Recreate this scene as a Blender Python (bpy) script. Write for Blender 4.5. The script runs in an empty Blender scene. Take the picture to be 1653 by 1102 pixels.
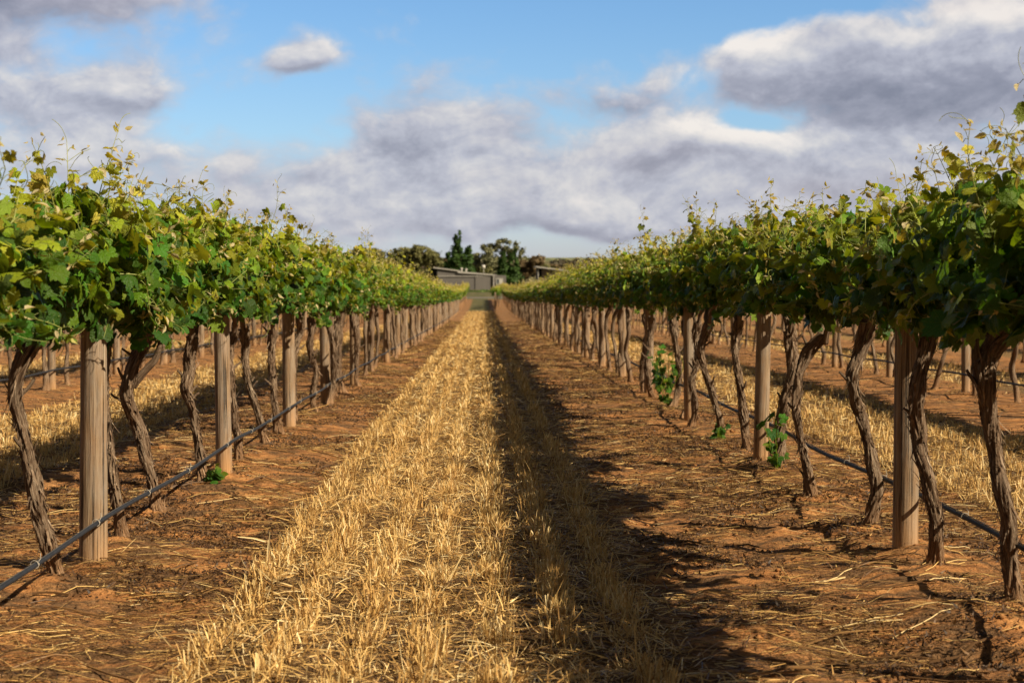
import bpy, math, random
import numpy as np
from mathutils import Vector
random.seed(7)
rng = np.random.default_rng(11)
S = bpy.context.scene
COL = S.collection
R = math.radians

# ------------------------------------------------------------------ camera, world, sun
F_PX, HOR, VPX, EYE = 2755.0, 463.0, 780.0, 1.35       # focal length and vanishing point in photo pixels
cam_d = bpy.data.cameras.new('camera')
cam = bpy.data.objects.new('camera', cam_d); COL.objects.link(cam)
cam_d.sensor_width = 36.0
cam_d.lens = F_PX / 1653 * 36
cam_d.clip_start = 0.1
cam_d.clip_end = 9000
cam.location = (0, 0, EYE)
cam.rotation_euler = (R(90) - math.atan(88 / F_PX), 0, -math.atan(46.5 / F_PX))
cam_d.dof.use_dof = True
cam_d.dof.focus_distance = 9.5
cam_d.dof.aperture_fstop = 5.0
S.camera = cam
S.view_settings.view_transform = 'Standard'
S.view_settings.look = 'None'
S.view_settings.exposure = 0.64
S.view_settings.gamma = 1.0
S.cycles.max_bounces = 8
S.cycles.diffuse_bounces = 3
S.cycles.transmission_bounces = 4

SUNDIR = Vector((1.065, -0.66, 0.965)).normalized()      # towards the sun: right of and behind the camera
SUN_EL = math.asin(SUNDIR.z)
SUN_ROT = math.atan2(SUNDIR.x, SUNDIR.y)
sun_d = bpy.data.lights.new('sun', 'SUN')
sun = bpy.data.objects.new('sun', sun_d); COL.objects.link(sun)
sun_d.energy = 5.0
sun_d.angle = R(0.55)
sun_d.color = (1.0, 0.85, 0.62)
sun.rotation_euler = (-SUNDIR).to_track_quat('-Z', 'Y').to_euler()
sun.location = (20, -15, 30)

W = bpy.data.worlds.new('World'); S.world = W
W.use_nodes = True


class NT:
    """small helper around a node tree: math written as calls"""
    def __init__(s, tree):
        s.t = tree; s.n = tree.nodes; s.l = tree.links
    def new(s, typ, **kw):
        n = s.n.new(typ)
        for k, v in kw.items():
            setattr(n, k, v)
        return n
    def put(s, sock, v):
        if isinstance(v, bpy.types.NodeSocket):
            s.l.new(v, sock)
        elif v is not None:
            if hasattr(sock, 'default_value'):
                dv = sock.default_value
                if hasattr(dv, '__len__') and len(dv) == 4 and len(v) == 3:
                    v = (*v, 1)
            sock.default_value = v
    def m(s, op, a, b=None, c=None, clamp=False):
        n = s.new('ShaderNodeMath', operation=op, use_clamp=clamp)
        for i, v in enumerate((a, b, c)):
            if v is not None:
                s.put(n.inputs[i], v)
        return n.outputs[0]
    def vm(s, op, a, b=None):
        n = s.new('ShaderNodeVectorMath', operation=op)
        s.put(n.inputs[0], a)
        if b is not None:
            s.put(n.inputs[1], b)
        return n.outputs[0]
    def noise(s, vec, scale, detail=4, rough=0.55, dist=0.0):
        n = s.new('ShaderNodeTexNoise')
        s.put(n.inputs['Vector'], vec)
        n.inputs['Scale'].default_value = scale
        n.inputs['Detail'].default_value = detail
        n.inputs['Roughness'].default_value = rough
        n.inputs['Distortion'].default_value = dist
        return n.outputs['Fac']
    def mapr(s, v, a, b, c=0.0, d=1.0, smooth=False):
        n = s.new('ShaderNodeMapRange', interpolation_type='SMOOTHSTEP' if smooth else 'LINEAR')
        s.put(n.inputs[0], v)
        for i, q in enumerate((a, b, c, d)):
            n.inputs[i + 1].default_value = q
        return n.outputs[0]
    def mix(s, f, a, b, blend='MIX'):
        n = s.new('ShaderNodeMix', data_type='RGBA', blend_type=blend)
        s.put(n.inputs[0], f); s.put(n.inputs[6], a); s.put(n.inputs[7], b)
        return n.outputs[2]
    def ramp(s, f, stops):
        n = s.new('ShaderNodeValToRGB')
        e = n.color_ramp.elements
        while len(e) < len(stops):
            e.new(0.5)
        for el, (p, c) in zip(e, stops):
            el.position = p; el.color = (*c, 1)
        s.put(n.inputs[0], f)
        return n.outputs[0]
    def attr(s, name):
        return s.new('ShaderNodeAttribute', attribute_name=name).outputs['Fac']
    def scale(s, vec, k):
        n = s.new('ShaderNodeVectorMath', operation='MULTIPLY')
        s.put(n.inputs[0], vec); n.inputs[1].default_value = k
        return n.outputs[0]
    def bump(s, h, strength, dist=0.01, normal=None):
        n = s.new('ShaderNodeBump')
        n.inputs['Strength'].default_value = strength
        n.inputs['Distance'].default_value = dist
        s.put(n.inputs['Height'], h)
        if normal is not None:
            s.put(n.inputs['Normal'], normal)
        return n.outputs[0]


def srgb(r, g, b):
    f = lambda c: ((c / 255 + 0.055) / 1.055) ** 2.4 if c > 10 else c / 255 / 12.92
    return (f(r), f(g), f(b))


# clouds: soft ellipses in azimuth / elevation of the real sky, roughened by noise
CLOUDS = [  # az px, el px (photo pixels are only a unit of angle: 1/2755 rad), radii, weight
    (60, 25, 200, 66, 1.3), (230, 0, 90, 26, .55), (100, 150, 210, 60, 1.0), (215, 165, 70, 42, .45),
    (160, 275, 420, 80, .85), (476, 92, 52, 27, 1.25), (690, 210, 150, 64, 1.0), (560, 170, 60, 30, .2),
    (860, 300, 430, 76, 1.05), (970, 145, 140, 46, .85), (1065, 105, 55, 24, .6), (1120, 220, 170, 50, .85),
    (1480, 140, 290, 88, 1.5), (1240, 85, 75, 42, .95), (1620, 45, 170, 58, 1.3), (1480, 60, 170, 48, .6), (1400, 290, 360, 66, 1.15),
    (900, 350, 800, 40, .62), (885, 20, 70, 16, .30), (690, 115, 90, 28, .26), (870, 78, 50, 18, .42),
    (1225, 208, 62, 26, -1.35), (460, 235, 110, 70, -.42), (330, 190, 70, 40, -.3), (1110, 390, 330, 15, -.30), (420, 230, 60, 40, -.2),
    (1150, 30, 220, 34, -.8), (1000, 60, 200, 30, -.3)]
dens = bpy.data.node_groups.new('cloud_density', 'ShaderNodeTree')
dens.interface.new_socket('P', in_out='INPUT', socket_type='NodeSocketVector')
dens.interface.new_socket('D', in_out='OUTPUT', socket_type='NodeSocketFloat')
g = NT(dens)
gi = g.new('NodeGroupInput'); go = g.new('NodeGroupOutput')
P0 = gi.outputs[0]
wn = g.new('ShaderNodeTexNoise'); g.put(wn.inputs['Vector'], g.scale(P0, (9, 16, 1)))
wn.inputs['Scale'].default_value = 1.0; wn.inputs['Detail'].default_value = 7
warp = g.scale(g.vm('SUBTRACT', wn.outputs['Color'], (.5, .5, .5)), (.075, .042, 0))
P1 = g.vm('ADD', P0, warp)
acc = None
for cx, cy, rx, ry, w in CLOUDS:
    c = ((cx - VPX) / F_PX, (HOR - cy) / F_PX, 0)
    d = g.scale(g.vm('SUBTRACT', P1, c), (F_PX / rx, F_PX / ry, 0))
    dot = g.new('ShaderNodeVectorMath', operation='DOT_PRODUCT')
    g.l.new(d, dot.inputs[0]); g.l.new(d, dot.inputs[1])
    e = g.m('MULTIPLY', g.m('POWER', 2.71828, g.m('MULTIPLY', dot.outputs['Value'], -1.0)), w)
    acc = e if acc is None else g.m('ADD', acc, e)
n1 = g.noise(g.scale(P0, (15, 24, 1)), 1.0, 8, .58)
n2 = g.noise(g.scale(P0, (4, 8, 1)), 1.0, 3, .5)
n3 = g.noise(g.scale(P1, (75, 115, 1)), 1.0, 6, .65)
def puff(sx, sy):      # rounded billows
    v = g.new('ShaderNodeTexVoronoi', feature='SMOOTH_F1', voronoi_dimensions='2D'); v.inputs['Scale'].default_value = 1.0
    v.inputs['Smoothness'].default_value = .35
    g.put(v.inputs['Vector'], g.scale(g.vm('ADD', P0, g.scale(g.vm('SUBTRACT', wn.outputs['Color'], (.5, .5, .5)), (.035, .025, 0))), (sx, sy, 1)))
    return g.m('SUBTRACT', .5, v.outputs['Distance'])
pf = g.m('ADD', g.m('MULTIPLY', puff(24, 38), .42), g.m('MULTIPLY', puff(64, 98), .20))
D = g.m('ADD', acc, g.m('MULTIPLY', g.m('SUBTRACT', n1, .5), 1.25))
D = g.m('ADD', D, g.m('MULTIPLY', g.m('SUBTRACT', n2, .5), .5))
D = g.m('ADD', D, g.m('MULTIPLY', g.m('SUBTRACT', n3, .5), .42))
D = g.m('SUBTRACT', g.m('ADD', D, pf), .10)
g.l.new(D, go.inputs[0])
# where the cloud is sunlit white (+) and where it is a heavy grey base (-)
TONES = [(1235, 62, 60, 22, .65), (1330, 44, 120, 13, .35), (1560, 26, 120, 20, .55), (1640, 25, 60, 30, .4), (1150, 205, 120, 30, .5), (1130, 118, 60, 16, .5), (1230, 240, 90, 24, .4), (960, 300, 130, 30, .3),
         (480, 82, 34, 14, .12), (1480, 160, 270, 66, -.62), (1330, 290, 230, 34, -.32), (1060, 262, 70, 22, -.55), (690, 232, 110, 26, -.42), (650, 170, 80, 26, -.2), (60, 40, 170, 40, -.50), (60, 170, 160, 26, -.22), (240, 155, 40, 24, -.3), (480, 112, 36, 10, -.35),
         (500, 300, 60, 26, -.2), (960, 160, 90, 22, -.3), (900, 372, 160, 12, -.25), (200, 260, 160, 26, .12), (40, 120, 60, 16, .22), (860, 240, 90, 24, .12)]
dens.interface.new_socket('T', in_out='OUTPUT', socket_type='NodeSocketFloat')
tone = None
for cx, cy, rx, ry, w in TONES:
    c = ((cx - VPX) / F_PX, (HOR - cy) / F_PX, 0)
    d = g.scale(g.vm('SUBTRACT', P1, c), (F_PX / rx, F_PX / ry, 0))
    dot = g.new('ShaderNodeVectorMath', operation='DOT_PRODUCT')
    g.l.new(d, dot.inputs[0]); g.l.new(d, dot.inputs[1])
    e = g.m('MULTIPLY', g.m('POWER', 2.71828, g.m('MULTIPLY', dot.outputs['Value'], -1.0)), w)
    tone = e if tone is None else g.m('ADD', tone, e)
nA = g.noise(g.scale(P0, (22, 38, 1)), 1.0, 7, .58)
nB = g.noise(g.vm('ADD', g.scale(P0, (22, 38, 1)), (.22, .30, 0)), 1.0, 7, .58)
tone = g.m('ADD', tone, g.m('MULTIPLY', g.m('SUBTRACT', nA, nB), .70))
tone = g.m('ADD', tone, g.m('MULTIPLY', g.m('SUBTRACT', n1, .5), .5))
tone = g.m('ADD', tone, g.m('MULTIPLY', g.m('SUBTRACT', n3, .5), .35))
g.l.new(tone, go.inputs[1])
for n_ in dens.nodes:
    if n_.bl_idname == 'ShaderNodeTexNoise':
        n_.noise_dimensions = '2D'

w = NT(W.node_tree)
for n in list(w.n):
    w.n.remove(n)
out = w.new('ShaderNodeOutputWorld')
sky = w.new('ShaderNodeTexSky', sky_type='NISHITA')
sky.sun_disc = False
sky.sun_elevation = SUN_EL
sky.sun_rotation = SUN_ROT
sky.air_density = 1.0; sky.dust_density = 0.6; sky.ozone_density = 1.6
tc = w.new('ShaderNodeTexCoord')
sep = w.new('ShaderNodeSeparateXYZ'); w.l.new(tc.outputs['Generated'], sep.inputs[0])
az = w.m('ARCTAN2', sep.outputs[0], sep.outputs[1])
el = w.m('ARCSINE', sep.outputs[2])
comb = w.new('ShaderNodeCombineXYZ'); w.l.new(az, comb.inputs[0]); w.l.new(el, comb.inputs[1])
dn = w.new('ShaderNodeGroup'); dn.node_tree = dens
w.l.new(comb.outputs[0], dn.inputs[0])
D0 = dn.outputs[0]
dn2 = w.new('ShaderNodeGroup'); dn2.node_tree = dens
w.l.new(w.vm('ADD', comb.outputs[0], (.0030, .0058, 0)), dn2.inputs[0])
rim = w.m('MULTIPLY', w.mapr(w.m('SUBTRACT', D0, dn2.outputs[0]), -.25, .55, -.10, .42), w.mapr(D0, .2, .9, .3, 1))
T0 = w.m('ADD', w.m('ADD', dn.outputs[1], rim), .07)
mask = w.mapr(D0, .10, .95, 0, .93, True)
# dark cloud added overhead and behind, out of view, to cut the fill light
fill_cut = w.m('MAXIMUM', w.mapr(el, .26, .55, 0, .95, True), w.mapr(w.m('ABSOLUTE', az), .75, 1.3, 0, .95, True))
ccol = w.ramp(w.mapr(T0, -.75, .85), [(0, srgb(132, 134, 150)), (.26, srgb(158, 159, 174)), (.50, srgb(188, 189, 201)), (.70, srgb(214, 212, 214)), (1, srgb(248, 240, 232))])
ccol = w.mix(w.mapr(D0, .1, .9, .7, 0, True), ccol, srgb(188, 200, 216))
warm = w.mapr(w.noise(w.scale(comb.outputs[0], (5, 14, 1)), 1.0, 3), .45, .7, 0, .45, True)
ccol = w.mix(warm, ccol, w.mix(.5, ccol, srgb(190, 172, 172)))
ccol = w.mix(fill_cut, ccol, srgb(84, 78, 70))
mask = w.m('MAXIMUM', mask, fill_cut)
skyc = w.mix(1.0, w.mix(1.0, sky.outputs[0], w.ramp(w.m('MULTIPLY', el, 4.0), [(0, (.84, .84, 1.24)), (.12, (.86, .93, 1.22)), (.35, (.78, .97, 1.2)), (.62, (.68, .93, 1.19)), (1, (.60, .87, 1.15))]), 'MULTIPLY'), (1, 1, 1), 'MULTIPLY')
b1 = w.new('ShaderNodeBackground'); w.l.new(skyc, b1.inputs[0]); b1.inputs[1].default_value = .076
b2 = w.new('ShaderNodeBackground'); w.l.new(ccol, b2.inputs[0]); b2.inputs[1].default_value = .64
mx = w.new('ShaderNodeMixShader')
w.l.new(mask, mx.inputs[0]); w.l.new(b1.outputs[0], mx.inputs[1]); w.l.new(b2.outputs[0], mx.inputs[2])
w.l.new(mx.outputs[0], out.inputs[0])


# ------------------------------------------------------------------ helpers
def hash01(i, j, k):
    n = (i.astype(np.int64) * 374761393 + j.astype(np.int64) * 668265263 + k.astype(np.int64) * 2147483647 * 3) & 0xffffffff
    n = ((n ^ (n >> 13)) * 1274126177) & 0xffffffff
    n = ((n ^ (n >> 16)) * 2246822519) & 0xffffffff
    return ((n ^ (n >> 15)) & 0xffffff) / float(0xffffff)

def noise3(x, y, z=0.0):
    x, y, z = np.broadcast_arrays(np.asarray(x, float), np.asarray(y, float), np.asarray(z, float))
    i, j, k = np.floor(x), np.floor(y), np.floor(z)
    u, v, t = x - i, y - j, z - k
    u = u * u * (3 - 2 * u); v = v * v * (3 - 2 * v); t = t * t * (3 - 2 * t)
    r = 0
    for a in (0, 1):
        for b in (0, 1):
            for c in (0, 1):
                r = r + hash01(i + a, j + b, k + c) * (u if a else 1 - u) * (v if b else 1 - v) * (t if c else 1 - t)
    return r * 2 - 1

def fbm(x, y, z=0.0, o=4):
    r, a = 0, 1.0
    for q in range(o):
        r = r + a * noise3(np.asarray(x) * 2 ** q + 17.3 * q, np.asarray(y) * 2 ** q + 5.1 * q, np.asarray(z) * 2 ** q)
        a *= .5
    return r

_py = np.array([-4000, -50, 15, 40, 70, 100, 132, 160, 200, 300, 500, 800, 1500, 2200, 8000.])
_pz = np.array([0, 0, 0, -.16, -.40, -.54, -.58, -.36, .10, .85, 2.6, 8.5, 28, 30, 30.])
_ty = np.concatenate([np.arange(-60, 400, 1.0), np.arange(400, 3000, 10.0)])
_tz = np.mean([np.interp(_ty + o * (8 + np.clip(_ty, 0, 2000) * .08), _py, _pz) for o in (-1, -.5, 0, .5, 1)], axis=0)
ROWX = [-13.8, -9.8, -5.85, -1.85, 2.1, 6.2, 10.2, 14.2]
STRIP = [-11.9, -8.0, -4.05, -.14, 3.95, 8.0, 12.0]
ROW_END = 127.0

FEET = [(-1.92, 7.64), (-1.9, 8.92), (-1.9, 10.13), (-1.87, 11.45), (-1.84, 12.95), (-1.84, 8.05), (-1.84, 12.11),
        (2.20, 6.93), (2.09, 7.88), (2.11, 9.25), (2.06, 10.57), (2.11, 12.15), (2.1, 8.42), (2.1, 12.87), (2.1, 13.75), (-1.84, 14.5), (-1.84, 16.2)]
def mounds(x, y):
    z = 0
    for fx, fy in FEET:
        z = z + .030 * np.exp(-(((x - fx) ** 2 + (y - fy) ** 2) / .11 ** 2))
    return z

def gz(x, y):
    x = np.asarray(x, float); y = np.asarray(y, float)
    z = np.interp(y, _ty, _tz)
    near = np.clip((140 - y) / 10, 0, 1)
    for rx in ROWX:
        z = z + near * .045 * np.exp(-((x - rx) / .45) ** 2)
    return z - near * .01

def make_mesh(name, V, polys, mat, attrs=None, uv=None, smooth=True):
    """V (n,3); polys list of int arrays (m,k)"""
    me = bpy.data.meshes.new(name)
    V = np.ascontiguousarray(V, dtype=np.float32)
    me.vertices.add(len(V)); me.vertices.foreach_set('co', V.ravel())
    loops = np.concatenate([p.ravel() for p in polys]).astype(np.int32)
    tot = np.concatenate([np.full(len(p), p.shape[1]) for p in polys]).astype(np.int32)
    st = np.concatenate([[0], np.cumsum(tot)[:-1]]).astype(np.int32)
    me.loops.add(len(loops)); me.loops.foreach_set('vertex_index', loops)
    me.polygons.add(len(tot)); me.polygons.foreach_set('loop_start', st)
    me.polygons.foreach_set('use_smooth', np.full(len(tot), bool(smooth)))
    for k, a in (attrs or {}).items():
        at = me.attributes.new(k, 'FLOAT', 'POINT'); at.data.foreach_set('value', np.ascontiguousarray(a, dtype=np.float32))
    if uv is not None:
        u = me.uv_layers.new(name='UVMap'); u.data.foreach_set('uv', np.ascontiguousarray(uv[loops], dtype=np.float32).ravel())
    me.update(calc_edges=True)
    me.validate()
    for m_ in (mat if isinstance(mat, (list, tuple)) else [mat]):
        me.materials.append(m_)
    return me

def link(name, data, parent=None, loc=None, rz=None):
    o = bpy.data.objects.new(name, data); COL.objects.link(o)
    if parent is not None:
        o.parent = parent
    if loc is not None:
        o.location = loc
    if rz is not None:
        o.rotation_euler = (0, 0, rz)
    return o

def tag(o, label=None, cat=None, group=None, kind=None):
    for k, v in (('label', label), ('category', cat), ('group', group), ('kind', kind)):
        if v:
            o[k] = v
    return o

class Acc:
    """collects pieces with quads / tris, uv and attributes into one mesh"""
    def __init__(s):
        s.V = []; s.P = {3: [], 4: []}; s.U = []; s.A = {}; s.n = 0
    def add(s, V, faces, uv=None, **attrs):
        n = len(V)
        s.V.append(np.asarray(V, float))
        for f in faces:
            if len(f):
                f = np.asarray(f); s.P[f.shape[1]].append(f + s.n)
        s.U.append(np.zeros((n, 2)) if uv is None else uv)
        for k, a in attrs.items():
            s.A.setdefault(k, []).append((s.n, np.broadcast_to(np.asarray(a, float), (n,))))
        s.n += n
    def mesh(s, name, mat, smooth=True):
        A = {}
        for k, L in s.A.items():
            a = np.zeros(s.n)
            for st, v in L:
                a[st:st + len(v)] = v
            A[k] = a
        polys = [np.concatenate(p) for p in s.P.values() if p]
        return make_mesh(name, np.concatenate(s.V), polys, mat, A, np.concatenate(s.U), smooth)
    def build(s, name, mat, parent=None, smooth=True):
        return link(name, s.mesh(name, mat, smooth), parent)

def spline(pts, step):
    """Catmull-Rom through pts resampled about every step"""
    p = np.asarray(pts, float)
    p = np.vstack([2 * p[0] - p[1], p, 2 * p[-1] - p[-2]])
    o = []
    for i in range(1, len(p) - 2):
        L = np.linalg.norm(p[i + 1] - p[i]); n = max(2, int(L / step))
        t = np.linspace(0, 1, n, endpoint=False)[:, None]
        a, b, c, d = p[i - 1], p[i], p[i + 1], p[i + 2]
        o.append(.5 * ((2 * b) + (c - a) * t + (2 * a - 5 * b + 4 * c - d) * t * t + (3 * b - a - 3 * c + d) * t ** 3))
    o.append(p[-2][None])
    return np.vstack(o)

def frames(P):
    T = np.gradient(P, axis=0); T /= np.linalg.norm(T, axis=1)[:, None] + 1e-9
    ref = np.array([1., 0, 0]) if abs(T[0][0]) < .8 else np.array([0, 1., 0])
    N = np.zeros_like(T)
    for i in range(len(T)):
        r = ref - T[i] * np.dot(ref, T[i]); r /= np.linalg.norm(r) + 1e-9
        N[i] = r; ref = r
    return T, N, np.cross(T, N)

def tube(acc, P, rad, n=8, cap=True, disp=None, **attrs):
    P = np.asarray(P, float); m = len(P)
    rad = np.broadcast_to(np.asarray(rad, float), (m,))
    T, N, B = frames(P)
    th = np.linspace(0, 2 * np.pi, n, endpoint=False)
    s = np.concatenate([[0], np.cumsum(np.linalg.norm(np.diff(P, axis=0), axis=1))])
    rr = rad[:, None] * np.ones(n)
    if disp is not None:
        rr = rr * disp(th[None, :], s[:, None])
    V = P[:, None] + rr[..., None] * (np.cos(th)[None, :, None] * N[:, None] + np.sin(th)[None, :, None] * B[:, None])
    V = V.reshape(-1, 3)
    uv = np.stack(np.broadcast_arrays(np.abs(th[None, :] / np.pi - 1), s[:, None]), -1).reshape(-1, 2)
    i = np.arange(m - 1)[:, None] * n; j = np.arange(n)[None, :]; j2 = (j + 1) % n
    q = np.stack([i + j, i + j2, i + n + j2, i + n + j], -1).reshape(-1, 4)
    fs = [q]
    if cap:
        V = np.vstack([V, P[0], P[-1]]); uv = np.vstack([uv, [0, 0], [0, s[-1]]])
        a = m * n; jj = np.arange(n); j3 = (jj + 1) % n
        fs.append(np.stack([np.full(n, a), j3, jj], -1))
        o = (m - 1) * n
        fs.append(np.stack([np.full(n, a + 1), o + jj, o + j3], -1))
    attrs = {k: (np.concatenate([np.repeat(v, n), [v[0], v[-1]] if cap else []]) if np.ndim(v) else v) for k, v in attrs.items()}
    acc.add(V, fs, uv, **attrs)

def box(acc, x0, x1, y0, y1, z0, z1, **attrs):
    V = [(x, y, z) for x in (x0, x1) for y in (y0, y1) for z in (z0, z1)]
    F = np.array([(0, 1, 3, 2), (4, 6, 7, 5), (0, 4, 5, 1), (2, 3, 7, 6), (0, 2, 6, 4), (1, 5, 7, 3)])
    acc.add(V, [F], **attrs)

def ribbons(pos, dirv, up, length, width, bend, segs, taper=.6):
    """many thin blades at once. pos,dirv,up (n,3); returns V,F and repeat index"""
    n = len(pos)
    side = np.cross(dirv, up); side /= np.linalg.norm(side, axis=1)[:, None] + 1e-9
    nrm = np.cross(side, dirv)
    t = np.linspace(0, 1, segs + 1)
    c = pos[:, None] + dirv[:, None] * (t[None, :, None] * length[:, None, None]) + nrm[:, None] * ((t ** 2)[None, :, None] * (bend * length)[:, None, None])
    wv = (width[:, None] * (1 - taper * t[None, :] ** 2))[..., None] * side[:, None] * .5
    V = np.stack([c - wv, c + wv], 2).reshape(n, -1, 3)
    k = (segs + 1) * 2
    b = np.arange(n)[:, None, None] * k
    a = np.arange(segs)[None, :, None] * 2
    F = (b + a + np.array([0, 1, 3, 2])[None, None, :]).reshape(-1, 4)
    return V.reshape(-1, 3), F, np.repeat(np.arange(n), k)


# ------------------------------------------------------------------ materials
def mat(name):
    m = bpy.data.materials.new(name); m.use_nodes = True
    t = NT(m.node_tree)
    p = t.n['Principled BSDF']
    return m, t, p

def simple(name, col, rough=.7, spec=.3, metal=0, nscale=0, namp=.2):
    m, t, p = mat(name)
    tcx = t.new('ShaderNodeTexCoord').outputs['Object']
    if nscale:
        f = t.noise(tcx, nscale, 4)
        c = t.mix(t.mapr(f, .3, .7), tuple(k * (1 - namp) for k in col), tuple(min(1, k * (1 + namp)) for k in col))
        t.l.new(c, p.inputs['Base Color'])
    else:
        p.inputs['Base Color'].default_value = (*col, 1)
    p.inputs['Roughness'].default_value = rough
    p.inputs['Specular IOR Level'].default_value = spec
    p.inputs['Metallic'].default_value = metal
    return m

def leaf_mat():
    m, t, p = mat('vine_leaf')
    age = t.attr('age'); rnd = t.attr('rnd'); pale = t.attr('pale')
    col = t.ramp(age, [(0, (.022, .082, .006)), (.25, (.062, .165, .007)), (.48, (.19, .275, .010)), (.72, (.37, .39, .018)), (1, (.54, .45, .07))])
    hs = t.new('ShaderNodeHueSaturation')
    t.put(hs.inputs['Hue'], t.mapr(rnd, 0, 1, .478, .515)); t.put(hs.inputs['Value'], t.mapr(rnd, 0, 1, .72, 1.3))
    t.put(hs.inputs['Color'], col)
    col = hs.outputs[0]
    uv = t.new('ShaderNodeUVMap').outputs[0]
    sp = t.new('ShaderNodeSeparateXYZ'); t.l.new(uv, sp.inputs[0])
    ang = t.m('ARCTAN2', sp.outputs[0], sp.outputs[1])
    v = t.m('ABSOLUTE', t.m('SINE', t.m('MULTIPLY', ang, math.pi / R(56) )))
    rad = t.new('ShaderNodeVectorMath', operation='LENGTH'); t.l.new(uv, rad.inputs[0])
    side = t.m('ABSOLUTE', t.m('SINE', t.m('ADD', t.m('MULTIPLY', rad.outputs['Value'], 38), t.m('MULTIPLY', v, 5))))
    vein = t.m('SUBTRACT', 1, t.mapr(t.m('MULTIPLY', v, rad.outputs['Value']), .0, .035))
    vein2 = t.m('SUBTRACT', 1, t.mapr(side, 0, .25))
    allv = t.m('MAXIMUM', vein, t.m('MULTIPLY', vein2, .45))
    col = t.mix(t.m('MULTIPLY', allv, .38), col, t.mix(.5, col, (.34, .40, .10)))
    blot = t.mapr(t.noise(t.scale(uv, (6, 6, 6)), 1.0, 3), .55, .75, 0, .25)
    col = t.mix(blot, col, t.mix(.5, col, (.2, .2, .03)))
    geo = t.new('ShaderNodeNewGeometry')
    under = t.mix(.18, col, (.30, .34, .13))
    col = t.mix(geo.outputs['Backfacing'], col, under)
    col = t.mix(pale, col, (.60, .52, .30))
    t.l.new(col, p.inputs['Base Color'])
    p.inputs['Roughness'].default_value = .46
    p.inputs['Specular IOR Level'].default_value = .32
    bn = t.bump(t.m('SUBTRACT', t.noise(t.scale(uv, (9, 9, 9)), 1.0, 3), allv), .55, .02)
    t.l.new(bn, p.inputs['Normal'])
    tr = t.new('ShaderNodeBsdfTranslucent')
    tcol = t.mix(1.0, col, (1.35, 1.15, .35), 'MULTIPLY')
    t.l.new(tcol, tr.inputs[0])
    mxs = t.new('ShaderNodeMixShader'); mxs.inputs[0].default_value = .34
    t.l.new(p.outputs[0], mxs.inputs[1]); t.l.new(tr.outputs[0], mxs.inputs[2])
    t.l.new(mxs.outputs[0], t.n['Material Output'].inputs[0])
    return m

def shoot_mat():
    m, t, p = mat('green_cane')
    a = t.attr('age')
    t.l.new(t.ramp(a, [(0, (.13, .10, .035)), (.4, (.17, .22, .04)), (1, (.33, .33, .09))]), p.inputs['Base Color'])
    p.inputs['Roughness'].default_value = .5
    return m

def bark_mat():
    m, t, p = mat('vine_bark')
    uv = t.new('ShaderNodeUVMap').outputs[0]
    oc = t.new('ShaderNodeTexCoord').outputs['Object']
    oi = t.new('ShaderNodeObjectInfo').outputs['Random']
    f1 = t.noise(t.scale(uv, (13, 6.0, 1)), 1.0, 8, .70, 1.1)
    f2 = t.noise(t.scale(uv, (55, 11, 1)), 1.0, 5, .6)
    f3 = t.noise(t.scale(oc, (6, 6, 4)), 1.0, 3)
    h = t.m('ADD', t.m('MULTIPLY', f1, .7), t.m('MULTIPLY', f2, .3))
    col = t.ramp(h, [(.36, (.022, .014, .010)), (.46, (.11, .068, .040)), (.54, (.25, .178, .120)), (.64, (.46, .37, .27))])
    col = t.mix(t.mapr(f3, .45, .7, 0, .5), col, t.mix(.6, col, (.20, .16, .125)))
    col = t.mix(t.mapr(oi, 0, 1, 0, .35), col, t.mix(.6, col, (.16, .075, .035)))
    sp = t.new('ShaderNodeSeparateXYZ'); t.l.new(oc, sp.inputs[0])
    dust = t.m('MULTIPLY', t.mapr(t.m('ADD', sp.outputs[2], t.m('MULTIPLY', f3, .14)), .06, .26, .75, 0), t.mapr(f2, .3, .55))
    col = t.mix(dust, col, (.36, .19, .085))
    t.l.new(col, p.inputs['Base Color'])
    p.inputs['Roughness'].default_value = .92
    p.inputs['Specular IOR Level'].default_value = .15
    t.l.new(t.bump(h, 1.0, .022), p.inputs['Normal'])
    return m

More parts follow.
